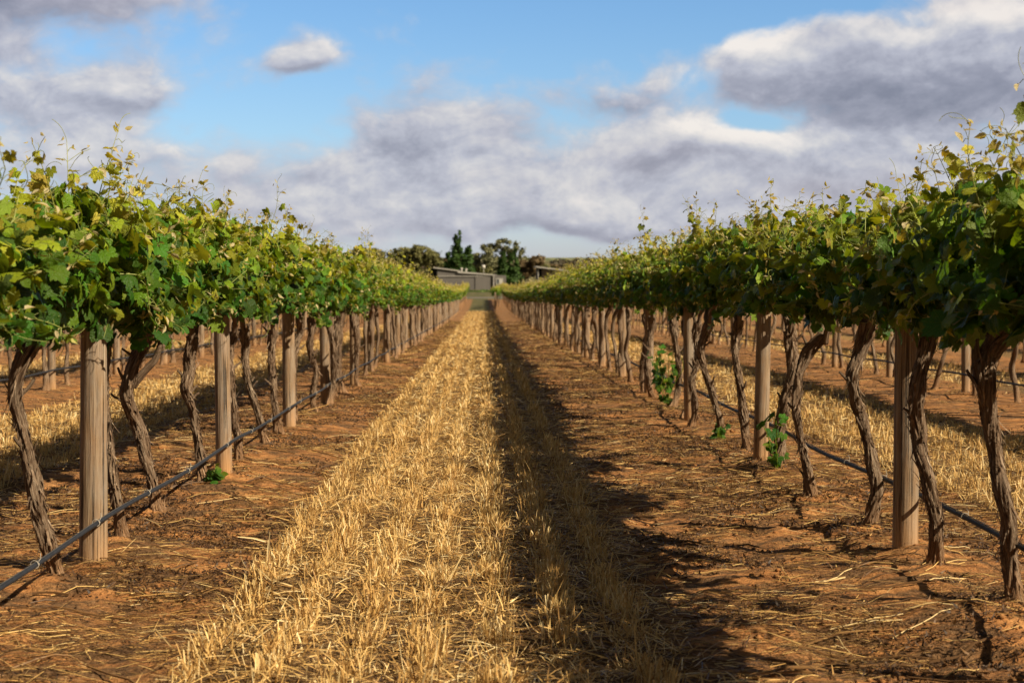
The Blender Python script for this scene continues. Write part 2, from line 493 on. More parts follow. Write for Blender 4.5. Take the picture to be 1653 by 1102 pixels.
def post_mat():
    m, t, p = mat('weathered_post_wood')
    uv = t.new('ShaderNodeUVMap').outputs[0]
    oc = t.new('ShaderNodeTexCoord').outputs['Object']
    oi = t.new('ShaderNodeObjectInfo').outputs['Random']
    off = t.new('ShaderNodeCombineXYZ'); t.put(off.inputs[0], t.m('MULTIPLY', oi, 31)); t.put(off.inputs[2], t.m('MULTIPLY', oi, 9))
    uvo = t.vm('ADD', uv, off.outputs[0])
    f1 = t.noise(t.scale(t.vm('ADD', oc, off.outputs[0]), (95, 95, 3.6)), 1.0, 7, .62, .35)
    f2 = t.noise(t.scale(uvo, (4.0, 2.2, 1)), 1.0, 6, .65)
    kn = t.new('ShaderNodeTexVoronoi'); t.put(kn.inputs['Vector'], t.scale(uvo, (1.6, 2.6, 1)))
    kn.inputs['Scale'].default_value = 1.0
    knot = t.m('SUBTRACT', 1, t.mapr(t.m('ADD', kn.outputs['Distance'], t.m('MULTIPLY', f2, .12)), .135, .20, 0, 1, True))
    col = t.ramp(f1, [(.32, (.12, .088, .060)), (.46, (.26, .195, .132)), (.56, (.34, .265, .185)), (.70, (.50, .42, .32))])
    col = t.mix(t.mapr(f2, .42, .68, 0, .75), col, t.mix(.55, col, (.36, .20, .10)))
    col = t.mix(t.mapr(oi, 0, 1, 0, .4), col, t.mix(.6, col, (.33, .19, .10)))
    col = t.mix(1.0, col, (.82, .775, .715), 'MULTIPLY')
    col = t.mix(t.m('MULTIPLY', knot, .85), col, (.06, .035, .022))
    crack = t.mapr(t.noise(t.scale(uvo, (15, .9, 1)), 1.0, 3, .55, .4), .615, .65)
    col = t.mix(crack, col, (.045, .03, .02))
    grey = t.mapr(t.noise(t.scale(t.vm('ADD', oc, off.outputs[0]), (9, 9, 3)), 1.0, 6, .65), .44, .62, 0, .7)
    col = t.mix(grey, col, t.mix(.6, col, (.30, .27, .235)))
    sp = t.new('ShaderNodeSeparateXYZ'); t.l.new(oc, sp.inputs[0])
    dust = t.mapr(t.m('ADD', sp.outputs[2], t.m('MULTIPLY', f2, .5)), .22, .52, .8, 0)
    col = t.mix(dust, col, t.mix(.75, col, (.50, .27, .11)))
    t.l.new(col, p.inputs['Base Color'])
    p.inputs['Roughness'].default_value = .85
    p.inputs['Specular IOR Level'].default_value = .2
    hh = t.m('SUBTRACT', f1, t.m('ADD', crack, t.m('MULTIPLY', knot, .4)))
    t.l.new(t.bump(hh, 1.0, .006), p.inputs['Normal'])
    return m

def straw_mat():
    m, t, p = mat('dry_straw')
    c = t.attr('tone')      # 0 rotten dark, .5 brown, 1 pale gold
    t.l.new(t.ramp(c, [(0, (.040, .022, .012)), (.25, (.17, .088, .034)), (.55, (.50, .285, .090)), (.8, (.74, .50, .185)), (1, (.84, .67, .36))]), p.inputs['Base Color'])
    p.inputs['Roughness'].default_value = .55
    p.inputs['Specular IOR Level'].default_value = .3
    tr = t.new('ShaderNodeBsdfTranslucent')
    t.l.new(p.inputs['Base Color'].links[0].from_socket, tr.inputs[0])
    mxs = t.new('ShaderNodeMixShader'); mxs.inputs[0].default_value = .15
    t.l.new(p.outputs[0], mxs.inputs[1]); t.l.new(tr.outputs[0], mxs.inputs[2])
    t.l.new(mxs.outputs[0], t.n['Material Output'].inputs[0])
    return m

def ground_mat():
    m, t, p = mat('soil')
    oc = t.new('ShaderNodeTexCoord').outputs['Object']
    sp = t.new('ShaderNodeSeparateXYZ'); t.l.new(oc, sp.inputs[0])
    X, Y = sp.outputs[0], sp.outputs[1]
    a = t.noise(oc, .9, 5, .6); b = t.noise(oc, 6.5, 6, .65); c = t.noise(oc, 45, 5, .7)
    soil = t.ramp(b, [(.30, (.25, .104, .037)), (.48, (.49, .218, .074)), (.66, (.65, .325, .118))])
    soil = t.mix(t.mapr(c, .35, .65, .55, 0), soil, (.22, .11, .05))
    mul = t.noise(t.scale(oc, (2.6, 5.5, 1)), 1.0, 7, .72)
    soil = t.mix(t.mapr(mul, .44, .56, 0, .9), soil, t.mix(t.mapr(c, .4, .6), (.055, .032, .018), (.20, .12, .062)))
    litter = t.ramp(c, [(.38, (.05, .030, .017)), (.52, (.17, .10, .045)), (.64, (.42, .27, .11))])
    s = None
    wob = t.m('MULTIPLY', t.m('SUBTRACT', b, .5), .5)
    for sx in STRIP:
        d = t.m('ABSOLUTE', t.m('ADD', t.m('SUBTRACT', X, sx), wob))
        q = t.mapr(d, .80, 1.0, 1, 0, True)
        s = q if s is None else t.m('MAXIMUM', s, q)
    far = t.mapr(Y, 20, 70, 0, 1, True)
    litter = t.mix(far, litter, (.32, .195, .075))
    soil = t.mix(t.mapr(Y, 16, 80, 0, .72, True), soil, (.235, .128, .060))
    s = t.m('MULTIPLY', s, t.mapr(Y, ROW_END, ROW_END + 2, 1, 0))
    s = t.m('MULTIPLY', s, t.mapr(t.m('ABSOLUTE', X), 14, 15, 1, 0))
    col = t.mix(s, soil, litter)
    # headland grass, gravel road, dry paddocks and hill fields beyond
    grass = t.mix(t.mapr(a, .4, .6), (.065, .072, .032), (.15, .125, .055))
    aisle = t.mapr(t.m('ABSOLUTE', t.m('ADD', X, .35)), .75, .95, 1, t.mapr(Y, 188, 192)) if 0 else t.m('MAXIMUM', t.mapr(t.m('ABSOLUTE', t.m('ADD', X, .30)), .75, .95, 1, 0), t.mapr(Y, 188, 192))
    col = t.mix(t.m('MULTIPLY', t.mapr(Y, ROW_END + 1, ROW_END + 5, 0, 1, True), aisle), col, grass)
    road = t.m('MULTIPLY', t.mapr(Y, 197, 199), t.mapr(Y, 204, 206, 1, 0))
    col = t.mix(road, col, (.17, .155, .15))
    dry = t.mix(t.mapr(t.noise(oc, .03, 5), .4, .6), (.16, .125, .055), (.10, .095, .04))
    col = t.mix(t.mapr(Y, 320, 420), col, dry)
    vr = t.m('SINE', t.m('MULTIPLY', X, .55))
    hill = t.mix(t.mapr(vr, -.3, .5), (.20, .20, .10), (.11, .13, .06))
    col = t.mix(t.mapr(Y, 1150, 1250), col, hill)
    t.l.new(col, p.inputs['Base Color'])
    p.inputs['Roughness'].default_value = .95
    p.inputs['Specular IOR Level'].default_value = .1
    nearf = t.mapr(Y, 30, 120, 1, .1)
    n1_ = t.bump(t.m('ADD', t.m('MULTIPLY', b, 1.0), t.m('MULTIPLY', c, .5)), .9, .05)
    t.l.new(n1_, p.inputs['Normal'])
    return m

M = dict(leaf=leaf_mat(), shoot=shoot_mat(), bark=bark_mat(), post=post_mat(), straw=straw_mat(), soil=ground_mat(),
         tube=simple('black_polythene', (.020, .022, .028), .65, .25, 0, 30, .3),
         wire=simple('galvanised_wire', (.07, .068, .066), .6, .3),
         tie=simple('twine_tie', (.42, .38, .32), .8))

# ------------------------------------------------------------------ ground: one sheet out to the horizon
def axis(parts):
    o = []
    for a, b, s in parts:
        o.append(np.arange(a, b, s))
    return np.concatenate(o)
gx = np.concatenate([-np.geomspace(4000, 16, 26), axis([(-15, -4.5, .22), (-4.5, 4.8, .030), (4.8, 15, .22)]), np.geomspace(16, 4000, 26)])
gy = np.concatenate([[-3000, -800, -200, -60, -20, -6], axis([(-2, 5.2, .3), (5.2, 11, .028), (11, 18, .05), (18, 30, .12), (30, 60, .3), (60, 130, .8)]), np.geomspace(132, 7000, 110)])
GX, GY = np.meshgrid(gx, gy)
GZ = gz(GX, GY)
nearm = np.clip((22 - GY) / 10, 0, 1) * (np.abs(GX) < 4.7)
GZ = GZ + .030 * fbm(GX * 1.3, GY * 1.3, 0, 3) * np.clip((140 - GY) / 20, 0, 1) * (np.abs(GX) < 15)
clod = fbm(GX * 6, GY * 6, 3.3, 4)
GZ = GZ + mounds(GX, GY)
GZ = GZ + nearm * (0.023 * clod + .012 * np.clip(fbm(GX * 15, GY * 15, 8.3, 3) - .25, 0, 1))
def soil_z(x, y):
    """height of the soil at points close to the camera"""
    x = np.asarray(x, float); y = np.asarray(y, float)
    z = gz(x, y) + .030 * fbm(x * 1.3, y * 1.3, 0, 3) * np.clip((140 - y) / 20, 0, 1) * (np.abs(x) < 15)
    nm = np.clip((22 - y) / 10, 0, 1) * (np.abs(x) < 4.7)
    return z + mounds(x, y) + nm * (.023 * fbm(x * 6, y * 6, 3.3, 4) + .012 * np.clip(fbm(x * 15, y * 15, 8.3, 3) - .25, 0, 1))
ny_, nx_ = GX.shape
ii = np.arange(ny_ - 1)[:, None] * nx_ + np.arange(nx_ - 1)[None, :]
GF = np.stack([ii, ii + 1, ii + nx_ + 1, ii + nx_], -1).reshape(-1, 4)
ground = link('ground', make_mesh('ground', np.stack([GX, GY, GZ], -1).reshape(-1, 3), [GF], M['soil']))
tag(ground, 'orange brown vineyard soil between the vine rows, rising to far fields', 'ground', kind='structure')

# ------------------------------------------------------------------ stubble strips and litter
def unit(v):
    return v / (np.linalg.norm(v, axis=1)[:, None] + 1e-9)

def stubble(name, sx, y0, y1, dens0, label, seed):
    r = np.random.default_rng(seed)
    acc = Acc()
    y = y0
    lines = np.arange(-.86, .87, .262)
    while y < y1:
        dy = 1.0 if y < 30 else 4.0
        lod = min(5.0, max(1.0, y / 11))
        n = int(dens0 * dy / lod ** 1.25)
        # upright cut stalks in drill lines, in tufts
        yy = y + r.random(n) * dy
        li = r.integers(0, len(lines), n)
        x = sx + lines[li] + r.normal(0, .036, n) + .022 * noise3(yy * .7, li * 7.1 + seed)
        keep = noise3(yy * 5.5, li * 3.7 + 40, seed) + .45 * noise3(yy * 1.1, li * 9.2, seed) + .55 * r.random(n) > .10
        edge = np.abs(x - sx) > .80
        keep &= ~edge | (r.random(n) < .55)
        x, yy = x[keep], yy[keep]; n = len(x)
        lean = r.normal(0, .22, (n, 2)); lean[:, 1] -= .05
        d = unit(np.column_stack([lean, np.ones(n)]))
        h = (.030 + .070 * r.random(n) ** 1.2) * (1 + .25 * noise3(yy * .9, x * 2))
        h = np.where(r.random(n) < .03, h * 1.7, h)
        wd = (.0045 + .0038 * r.random(n)) * lod ** .8
        up = unit(np.column_stack([r.normal(0, 1, n), r.normal(0, 1, n) - .7, np.zeros(n)]))
        V, F, k = ribbons(np.column_stack([x, yy, soil_z(x, yy) - .008]), d, up, h, wd, r.normal(0, .22, n), 2 if y < 20 else 1, .35)
        tone = np.clip(.72 + .17 * r.normal(0, 1, n) + .1 * noise3(x * 4, yy * 4), .15, 1)
        acc.add(V, [F], tone=tone[k])
        # cut straw and blades lying over the strip
        n = int(dens0 * .80 * dy / lod ** 1.25)
        x = sx + r.uniform(-.95, .95, n) + r.normal(0, .05, n); yy = y + r.random(n) * dy
        yaw = r.uniform(0, 2 * np.pi, n)
        pit = np.abs(r.normal(0, .22, n))
        d = np.column_stack([np.cos(yaw) * np.cos(pit), np.sin(yaw) * np.cos(pit), np.sin(pit)])
        L = (.04 + .13 * r.random(n) ** 1.5) * (1 + .2 * (lod - 1))
        up = unit(np.column_stack([r.normal(0, .5, n), r.normal(0, .5, n), np.ones(n)]))
        V, F, k = ribbons(np.column_stack([x, yy, soil_z(x, yy) + .005 + .035 * r.random(n) ** 2.5]), d, up, L, (.003 + .0035 * r.random(n)) * lod ** .8, -np.abs(r.normal(0, .22, n)), 2 if y < 20 else 1, .3)
        tone = np.clip(np.where(r.random(n) < .3, .22, .70) + .18 * r.normal(0, 1, n), .05, 1)
        acc.add(V, [F], tone=tone[k])
        # thin papery leaf blades curling through the stubble close to the camera
        if y < 18:
            n = int(dens0 * .35 * dy)
            x = sx + lines[r.integers(0, len(lines), n)] + r.normal(0, .05, n); yy = y + r.random(n) * dy
            d = unit(np.column_stack([r.normal(0, .6, n), r.normal(0, .6, n), .8 * np.ones(n)]))
            up = unit(r.normal(0, 1, (n, 3)))
            V, F, k = ribbons(np.column_stack([x, yy, soil_z(x, yy) + .01]), d, up, .04 + .06 * r.random(n), .0028 + .003 * r.random(n), r.normal(0, .75, n), 4, .9)
            acc.add(V, [F], tone=np.clip(.66 + .2 * r.normal(0, 1, n), .1, 1)[k])
        y += dy
    o = acc.build(name, M['straw'], smooth=False)
    return tag(o, label, 'stubble', kind='stuff')

stubble('stubble', STRIP[3], 4.2, ROW_END, 3100, 'golden cut straw stubble down the middle path', 1)
stubble('stubble', STRIP[2], 8, 75, 1250, 'golden straw stubble behind the left vine row', 2)
stubble('stubble', STRIP[4], 8, 75, 1250, 'golden straw stubble behind the right vine row', 3)
stubble('stubble', STRIP[1], 24, 75, 700, 'straw stubble two rows away on the left', 4)
stubble('stubble', STRIP[5], 24, 75, 700, 'straw stubble two rows away on the right', 5)

def litter(name, x0, x1, label, seed, dens0=3000, ymax=90):
    r = np.random.default_rng(seed); acc = Acc()
    y = 4.2
    while y < ymax:
        dy = 1.0 if y < 30 else 3.0
        lod = min(5, max(1, y / 9))
        wdt = x1 - x0
        n = int(dens0 * wdt * dy / lod ** 1.3)
        x = r.uniform(x0, x1, n); yy = y + r.random(n) * dy
        keep = fbm(x * 1.6, yy * 1.1, seed, 3) + .9 * r.random(n) > .38
        x, yy = x[keep], yy[keep]; n = len(x)
        yaw = r.normal(0, .75, n) + np.pi * (r.random(n) < .5)
        pit = r.normal(0, .10, n)
        d = np.column_stack([np.cos(yaw) * np.cos(pit), np.sin(yaw) * np.cos(pit), np.sin(np.abs(pit))])
        u = r.random(n)
        L = np.where(u < .78, .02 + .07 * r.random(n), .08 + .22 * r.random(n) ** 1.6) * (1 + .15 * (lod - 1))
        up = unit(np.column_stack([r.normal(0, .35, n), r.normal(0, .35, n), np.ones(n)]))
        V, F, k = ribbons(np.column_stack([x, yy, soil_z(x, yy) + .003 + .014 * r.random(n) ** 2]), d, up, L, (.0022 + .0036 * r.random(n) ** 2) * lod ** .8, -np.abs(r.normal(0, .10, n)), 3 if y < 14 else 1, .4)
        tone = np.where(r.random(n) < .66, np.clip(.16 + .12 * r.normal(0, 1, n), 0, .5), np.clip(.62 + .16 * r.normal(0, 1, n), .2, 1))
        acc.add(V, [F], tone=tone[k])
        # leaf crumbs: small dark curled flakes
        n = int(dens0 * 1.1 * wdt * dy / lod ** 1.3)
        x = r.uniform(x0, x1, n); yy = y + r.random(n) * dy
        keep = fbm(x * 1.9 + 7, yy * 1.3, seed, 3) + .8 * r.random(n) > .5
        x, yy = x[keep], yy[keep]; n = len(x)
        d = unit(np.column_stack([r.normal(0, 1, (n, 2)), np.abs(r.normal(0, .35, n))]))
        V, F, k = ribbons(np.column_stack([x, yy, soil_z(x, yy) + .004]), d, unit(np.column_stack([r.normal(0, .7, (n, 2)), np.ones(n)])), .012 + .022 * r.random(n), (.004 + .009 * r.random(n)) * lod ** .5, r.normal(0, .4, n), 2, .9)
        acc.add(V, [F], tone=np.clip(.10 + .12 * r.normal(0, 1, n), 0, .45)[k])
        y += dy
    # round straws and prunings close by, as thin tubes
    n = int(150 * (x1 - x0))
    for q in range(n):
        y = 4.6 + 12 * r.random() ** 1.6; x = r.uniform(x0, x1)
        L = .15 + .40 * r.random() ** 2; yaw = r.normal(0, .6)
        t = np.linspace(-.5, .5, 6)
        px = x + np.cos(yaw) * L * t + r.normal(0, .006, 6); pyy = y + np.sin(yaw) * L * t + .04 * L * np.sin(t * 5 + r.random() * 6)
        woody = r.random() < .6
        rad = (.0025 + .0030 * r.random()) if woody else .0022
        tube(acc, np.column_stack([px, pyy, soil_z(px, pyy) + rad + .006 + .012 * r.random() * np.sin((t + .5) * np.pi)]), rad, 5,
             tone=(.12 + .22 * r.random()) if woody else (.7 + .3 * r.random()))
    o = acc.build(name, M['straw'], smooth=False)
    return tag(o, label, 'litter', kind='stuff')

def clods(name, x0, x1, label, seed, n=5200):
    r = np.random.default_rng(seed); acc = Acc()
    y = 5.0 + 13 * r.random(n) ** 1.3; x = r.uniform(x0, x1, n)
    keep = fbm(x * 2.2, y * 2.2, seed, 3) + .6 * r.random(n) > .30
    x, y = x[keep], y[keep]; n = len(x)
    B = np.array([(1, 0, 0), (-1, 0, 0), (0, 1, 0), (0, -1, 0), (0, 0, 1), (0, 0, -1), (.7, .7, .3), (-.7, .6, .35), (.6, -.7, .3), (-.6, -.7, .35)])
    F = np.array([(4, 0, 6), (4, 6, 2), (4, 2, 7), (4, 7, 1), (4, 1, 9), (4, 9, 3), (4, 3, 8), (4, 8, 0), (5, 6, 0), (5, 2, 6), (5, 7, 2), (5, 1, 7), (5, 9, 1), (5, 3, 9), (5, 8, 3), (5, 0, 8)])
    s = .0035 + .017 * r.random(n) ** 3.2
    V = B[None] * s[:, None, None] * r.uniform(.6, 1.25, (n, 10, 1)) * np.array([1, 1, .7]) + np.column_stack([x, y, soil_z(x, y) + s * .25])[:, None]
    acc.add(V.reshape(-1, 3), [(F[None] + np.arange(n)[:, None, None] * 10).reshape(-1, 3)])
    return tag(acc.build(name, M['soil']), label, 'soil clods', kind='stuff')
clods('soil_clods', -3.2, -1.0, 'crumbly clods of orange soil along the left vine row', 31)
clods('soil_clods', .75, 3.3, 'crumbly clods of orange soil along the right vine row', 32, 6500)
litter('straw_litter', -3.1, -1.05, 'broken straw and twigs on the soil under the left vine row', 21)
litter('straw_litter', .80, 3.15, 'broken straw and twigs on the soil under the right vine row', 22)
litter('straw_litter', 4.8, 7.3, 'straw scraps under the second row on the right', 23, 300, 60)
litter('straw_litter', -7.0, -4.9, 'straw scraps under the second row on the left', 24, 300, 60)

# ------------------------------------------------------------------ grape leaf templates
HALF0 = [(0, .60), (7, .525), (13, .545), (20, .465), (27, .455), (34, .405), (41, .47), (48, .475), (55, .56), (62, .495), (70, .50), (78, .43),
         (86, .40), (95, .455), (103, .43), (112, .485), (122, .42), (134, .44), (146, .37), (158, .40), (170, .22)]
HALF1 = [(0, .60), (18, .49), (34, .41), (55, .56), (72, .48), (86, .41), (112, .485), (140, .41), (165, .32)]
HALF2 = [(0, .60), (34, .44), (55, .54), (112, .46), (160, .34)]
def leaf_template(half, curl, fold, r_):
    pts = [(a, q) for a, q in half] + [(-a, q) for a, q in half[:0:-1]]
    ang = np.radians([p[0] for p in pts]); rad = np.array([p[1] for p in pts]) * (1 + .07 * r_.normal(0, 1, len(pts)))
    ox = np.sin(ang) * rad; oy = np.cos(ang) * rad
    n = len(pts)
    def zf(x, y):
        rr = np.sqrt(x * x + y * y)
        a = np.arctan2(x, y)
        return -curl * rr ** 2 * 1.6 + fold * np.abs(x) + .05 * rr * np.cos(a * 2 * np.pi / R(112)) + .03 * np.sin(y * 9 + curl * 20)
    V = [(0, 0, 0)]
    F3 = []; F4 = []
    if len(half) > 6:       # a middle ring lets the blade bend
        mx_, my_ = ox * .55, oy * .55
        V += list(zip(mx_, my_, zf(mx_, my_))) + list(zip(ox, oy, zf(ox, oy)))
        for i in range(n):
            j = (i + 1) % n
            if i == len(half) - 1:
                continue
            F3.append((0, 1 + j, 1 + i)); F4.append((1 + i, 1 + j, 1 + n + j, 1 + n + i))
    else:
        V += list(zip(ox, oy, zf(ox, oy)))
        for i in range(n):
            j = (i + 1) % n
            if i == len(half) - 1:
                continue
            F3.append((0, 1 + j, 1 + i))
    V = np.array(V)
    V[:, 2] *= -1 if False else 1
    return V, np.array(F3), np.array(F4).reshape(-1, 4)
_lr = np.random.default_rng(5)
TEMPL = {k: [leaf_template(h, c, f, _lr) for c, f in ((.25, .10), (.55, .22), (-.15, .15), (.8, .05), (.4, .45), (.15, -.2))]
         for k, h in (('a', HALF0), ('b', HALF1), ('c', HALF2))}

_bt = np.array([(0, 0, 0), (.22, .30, .16), (.26, .62, .14), (.05, 1.05, -.05), (-.22, .62, .14), (-.2, .28, .16), (0, .5, -.02)])
BUD = (_bt, np.array([(6, 0, 1), (6, 1, 2), (6, 2, 3), (6, 3, 4), (6, 4, 5), (6, 5, 0)]), np.zeros((0, 4), int))
for k_ in TEMPL: TEMPL[k_].append(BUD)
def place_leaves(acc, lod, pos, nrm, tip, size, age, pale, r):
    n = len(pos)
    tip = unit(tip - nrm * np.sum(tip * nrm, 1)[:, None]); nrm = unit(nrm)
    side = np.cross(tip, nrm)
    var = r.integers(0, len(TEMPL[lod]) - 1, n)
    # very young leaves are still folded
    var = np.where(pale > .2, len(TEMPL[lod]) - 1, var)
    for v in range(len(TEMPL[lod])):
        k = np.where(var == v)[0]
        if not len(k):
            continue
        T, F3, F4 = TEMPL[lod][v]
        V = pos[k][:, None] + size[k][:, None, None] * (T[None, :, :1] * side[k][:, None] + T[None, :, 1:2] * tip[k][:, None] + T[None, :, 2:] * nrm[k][:, None])
        m = len(T); b = np.arange(len(k))[:, None, None] * m
        fs = [(F3[None] + b).reshape(-1, 3)]
        if len(F4):
            fs.append((F4[None] + b).reshape(-1, 4))
        acc.add(V.reshape(-1, 3), fs, np.tile(T[:, :2], (len(k), 1)), age=np.repeat(age[k], m), rnd=np.repeat(r.random(len(k)), m), pale=np.repeat(pale[k], m))

def make_canopy(seed, lod, span=1.42):
    """leaves and canes of one vine; row runs along y; origin on the ground below the head"""
    r = np.random.default_rng(seed)
    LV, SH = Acc(), Acc()
    ns = {'a': 46, 'b': 40, 'c': 22}[lod]
    P, NR, TP, SZ, AG, PL = [], [], [], [], [], []
    CNODE = []
    for q in range(ns):
        y = -span / 2 + span * (q + r.random()) / ns
        sgn = 1 if r.random() < .5 else -1
        p = np.array([sgn * .04, y, 1.20 + .05 * r.normal()])
        upright = r.random()
        tilt = (.10 + .5 * r.random()) if upright < .72 else (.9 + .5 * r.random())
        d = np.array([sgn * math.sin(tilt), .28 * r.normal(), math.cos(tilt)])
        L = (.50 + .28 * r.random()) if upright < .72 else (.32 + .22 * r.random())
        if r.random() < .26:
            L += .08 + .24 * r.random() ** 1.5
        nn = 15 if lod == 'a' else 12
        if q % 15 == 4 and lod != 'c':       # a few long upright leaders above the hedge
            d = np.array([sgn * .12, .15 * r.normal(), 1.0]); upright = .1; L = .68 + .14 * r.random()
        nodes = [p.copy()]
        bend = r.normal(0, .07, 3)
        for s in range(nn):
            d = d + bend + np.array([0, 0, -.03 if upright < .72 else -.13]) + r.normal(0, .05, 3)
            if p[2] + d[2] * .06 > 1.80:
                d[2] -= .02
            d /= np.linalg.norm(d)
            p = p + d * L / nn
            p[0] = np.clip(p[0], -.32, .32); p[2] = max(p[2], 1.22 + .06 * math.sin(q * 2.3) - (.20 if q % 7 == 3 else 0))
            nodes.append(p.copy())
        CNODE += nodes[5:]
        nodes = np.array(nodes)
        if lod != 'c':
            tt = np.linspace(0, 1, len(nodes))
            tube(SH, nodes, .0042 * (1 - .72 * tt), 5 if lod == 'a' else 3, False, age=.25 + .65 * tt)
        for s in range(2, nn + 1):
            t = s / nn
            sd = sgn if s % 2 == 0 else -sgn * .3
            out = np.array([sd + r.normal(0, .35), r.normal(0, .7), 0.15])
            out /= np.linalg.norm(out)
            pl = .075 * (1.1 - .75 * t)
            pt = nodes[s] + out * pl + np.array([0, 0, .02 - .04 * r.random()])
            if lod == 'a' and t < .97:
                SH_v = np.array([nodes[s], nodes[s] * .5 + pt * .5 + (0, 0, .01), pt])
                tube(SH, SH_v, .0016, 3, False, age=.6)
            osg = np.sign(pt[0]) if abs(pt[0]) > .03 else sd
            hz = np.clip((pt[2] - 1.15) / .7, 0, 1)
            nr = np.array([osg * (1.0 - .4 * hz), r.normal(0, .45), .26 + .42 * hz]) + r.normal(0, .30 + .30 * t, 3)
            tp = np.array([osg * .35, r.normal(0, .55), -1.0 + .5 * hz]) + r.normal(0, .25 + .5 * t, 3)
            sz = ({'a': .136, 'b': .126, 'c': .165}[lod]) * (1.05 - .78 * t ** 2.1) * (.72 + .5 * r.random())
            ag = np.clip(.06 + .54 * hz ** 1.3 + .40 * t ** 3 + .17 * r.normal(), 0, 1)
            P.append(pt); NR.append(nr); TP.append(tp); SZ.append(sz); AG.append(ag); PL.append(1.0 if (t > .93 and r.random() < .6) else 0.0)
        # shoot tip: a few tiny pale folded leaves and tendrils
        tipn = {'a': 3, 'b': 2, 'c': 1}[lod]
        for s in range(tipn):
            P.append(nodes[-1] + r.normal(0, .014, 3)); NR.append(r.normal(0, 1, 3)); TP.append(d + r.normal(0, .5, 3))
            SZ.append((.022 + .022 * r.random()) * (1 if lod == 'a' else 1.3 if lod == 'b' else 2.0)); AG.append(.9); PL.append(.35 + .6 * r.random())
        if lod != 'c':
            for s in range(1 + int(r.random() * 2.6) if lod == 'a' else 1):
                k0 = nodes[-1 - int(r.random() * 4)]
                v = d + r.normal(0, .55, 3) + (0, 0, .25); v /= np.linalg.norm(v)
                ax = unit(r.normal(0, 1, (1, 3)))[0]
                ln = .06 + .10 * r.random(); pts = [k0]; cv = r.uniform(.05, .42)
                for e in range(8):
                    v = v + np.cross(ax, v) * cv * (1 + e * .16); v /= np.linalg.norm(v)
                    pts.append(pts[-1] + v * ln / 8)
                tube(SH, np.array(pts), .0013 if lod == 'a' else .0018, 3, False, age=.7)
    # inner and lower leaves of short side shoots, which close the hedge
    nf = {'a': 310, 'b': 300, 'c': 110}[lod]
    y = r.uniform(-span / 2, span / 2, nf); th = r.uniform(0, 2 * np.pi, nf)
    rr = .55 + .45 * r.random(nf)
    low = .13 * noise3(y * 3.6, seed) + .02
    x = np.cos(th) * .27 * rr
    z = 1.46 + np.sin(th) * (.24 + .03 * r.normal(0, 1, nf)) * rr + low
    x = x * np.clip(.50 + (z - 1.15) * 1.1, .45, .92)
    sk = r.random(nf) < .15      # hanging skirt
    z = np.where(sk, 1.15 + .13 * r.random(nf) + low, z); x = np.where(sk, x * .8, x)
    sg = np.sign(x)
    hz = np.clip((z - 1.15) / .7, 0, 1)
    P += list(np.column_stack([x, y, z]))
    NR += list(np.column_stack([sg * (1 - .4 * hz), r.normal(0, .45, nf), .25 + .45 * hz]) + r.normal(0, .3, (nf, 3)))
    TP += list(np.column_stack([sg * .3, r.normal(0, .5, nf), -1 + .3 * hz]) + r.normal(0, .25, (nf, 3)))
    SZ += list(({'a': .134, 'b': .124, 'c': .165}[lod]) * (.65 + .5 * r.random(nf))); AG += list(np.clip(.05 + .50 * hz + .14 * r.normal(0, 1, nf), 0, .85)); PL += [0.0] * nf
    # small pale side-shoot tips scattered over the upper face
    npal = {'a': 38, 'b': 34, 'c': 16}[lod]
    CN = np.array([c_ for c_ in CNODE if c_[2] > 1.38] or CNODE)
    bp = CN[r.integers(0, len(CN), npal)]
    dv = unit(np.column_stack([np.sign(bp[:, 0]) * .7 + r.normal(0, .4, npal), r.normal(0, .5, npal), .4 + r.normal(0, .4, npal)]))
    ep = bp + dv * (.05 + .08 * r.random(npal))[:, None]
    if lod == 'a':
        for b_, e_ in zip(bp, ep):
            tube(SH, np.array([b_, b_ * .5 + e_ * .5 + (0, 0, .008), e_]), .0014, 3, False, age=.8)
    for rep_ in range(2):
        P += list(ep + r.normal(0, .006, (npal, 3))); NR += list(r.normal(0, 1, (npal, 3))); TP += list(dv + r.normal(0, .6, (npal, 3)) + (0, 0, .3))
        SZ += list((.020 + .024 * r.random(npal)) * (1 if lod == 'a' else 1.3 if lod == 'b' else 2.0)); AG += [.95] * npal; PL += list(.25 + .7 * r.random(npal))
    A = lambda v: np.array(v, float)
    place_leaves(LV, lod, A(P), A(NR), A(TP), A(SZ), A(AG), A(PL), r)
    lm = LV.mesh('leaf_canopy', M['leaf'])
    sm = SH.mesh('green_cane', M['shoot']) if SH.n else None
    return lm, sm

CAN = {'a': [make_canopy(100 + i, 'a') for i in range(9)], 'b': [make_canopy(200 + i, 'b') for i in range(6)], 'c': [make_canopy(300 + i, 'c') for i in range(5)]}

# ------------------------------------------------------------------ vine trunks
def trunk_disp(seed, twist, amp):
    def f(th, s):
        a = th + twist * s
        g_ = noise3(np.cos(a) * 2.4 + seed, np.sin(a) * 2.4, s * 3.2)
        h_ = noise3(np.cos(a) * 5.5, np.sin(a) * 5.5 + seed, s * 8)
        k_ = noise3(np.cos(a) * 1.0 + 9 * seed, np.sin(a) * 1.0, s * 9)
        q_ = noise3(np.cos(a) * 11, np.sin(a) * 11 + seed, s * 14)
        return 1 + amp * (.9 * (1 - 2 * np.abs(g_)) * .55 + .42 * h_ + .55 * k_ + .34 * q_)
    return f

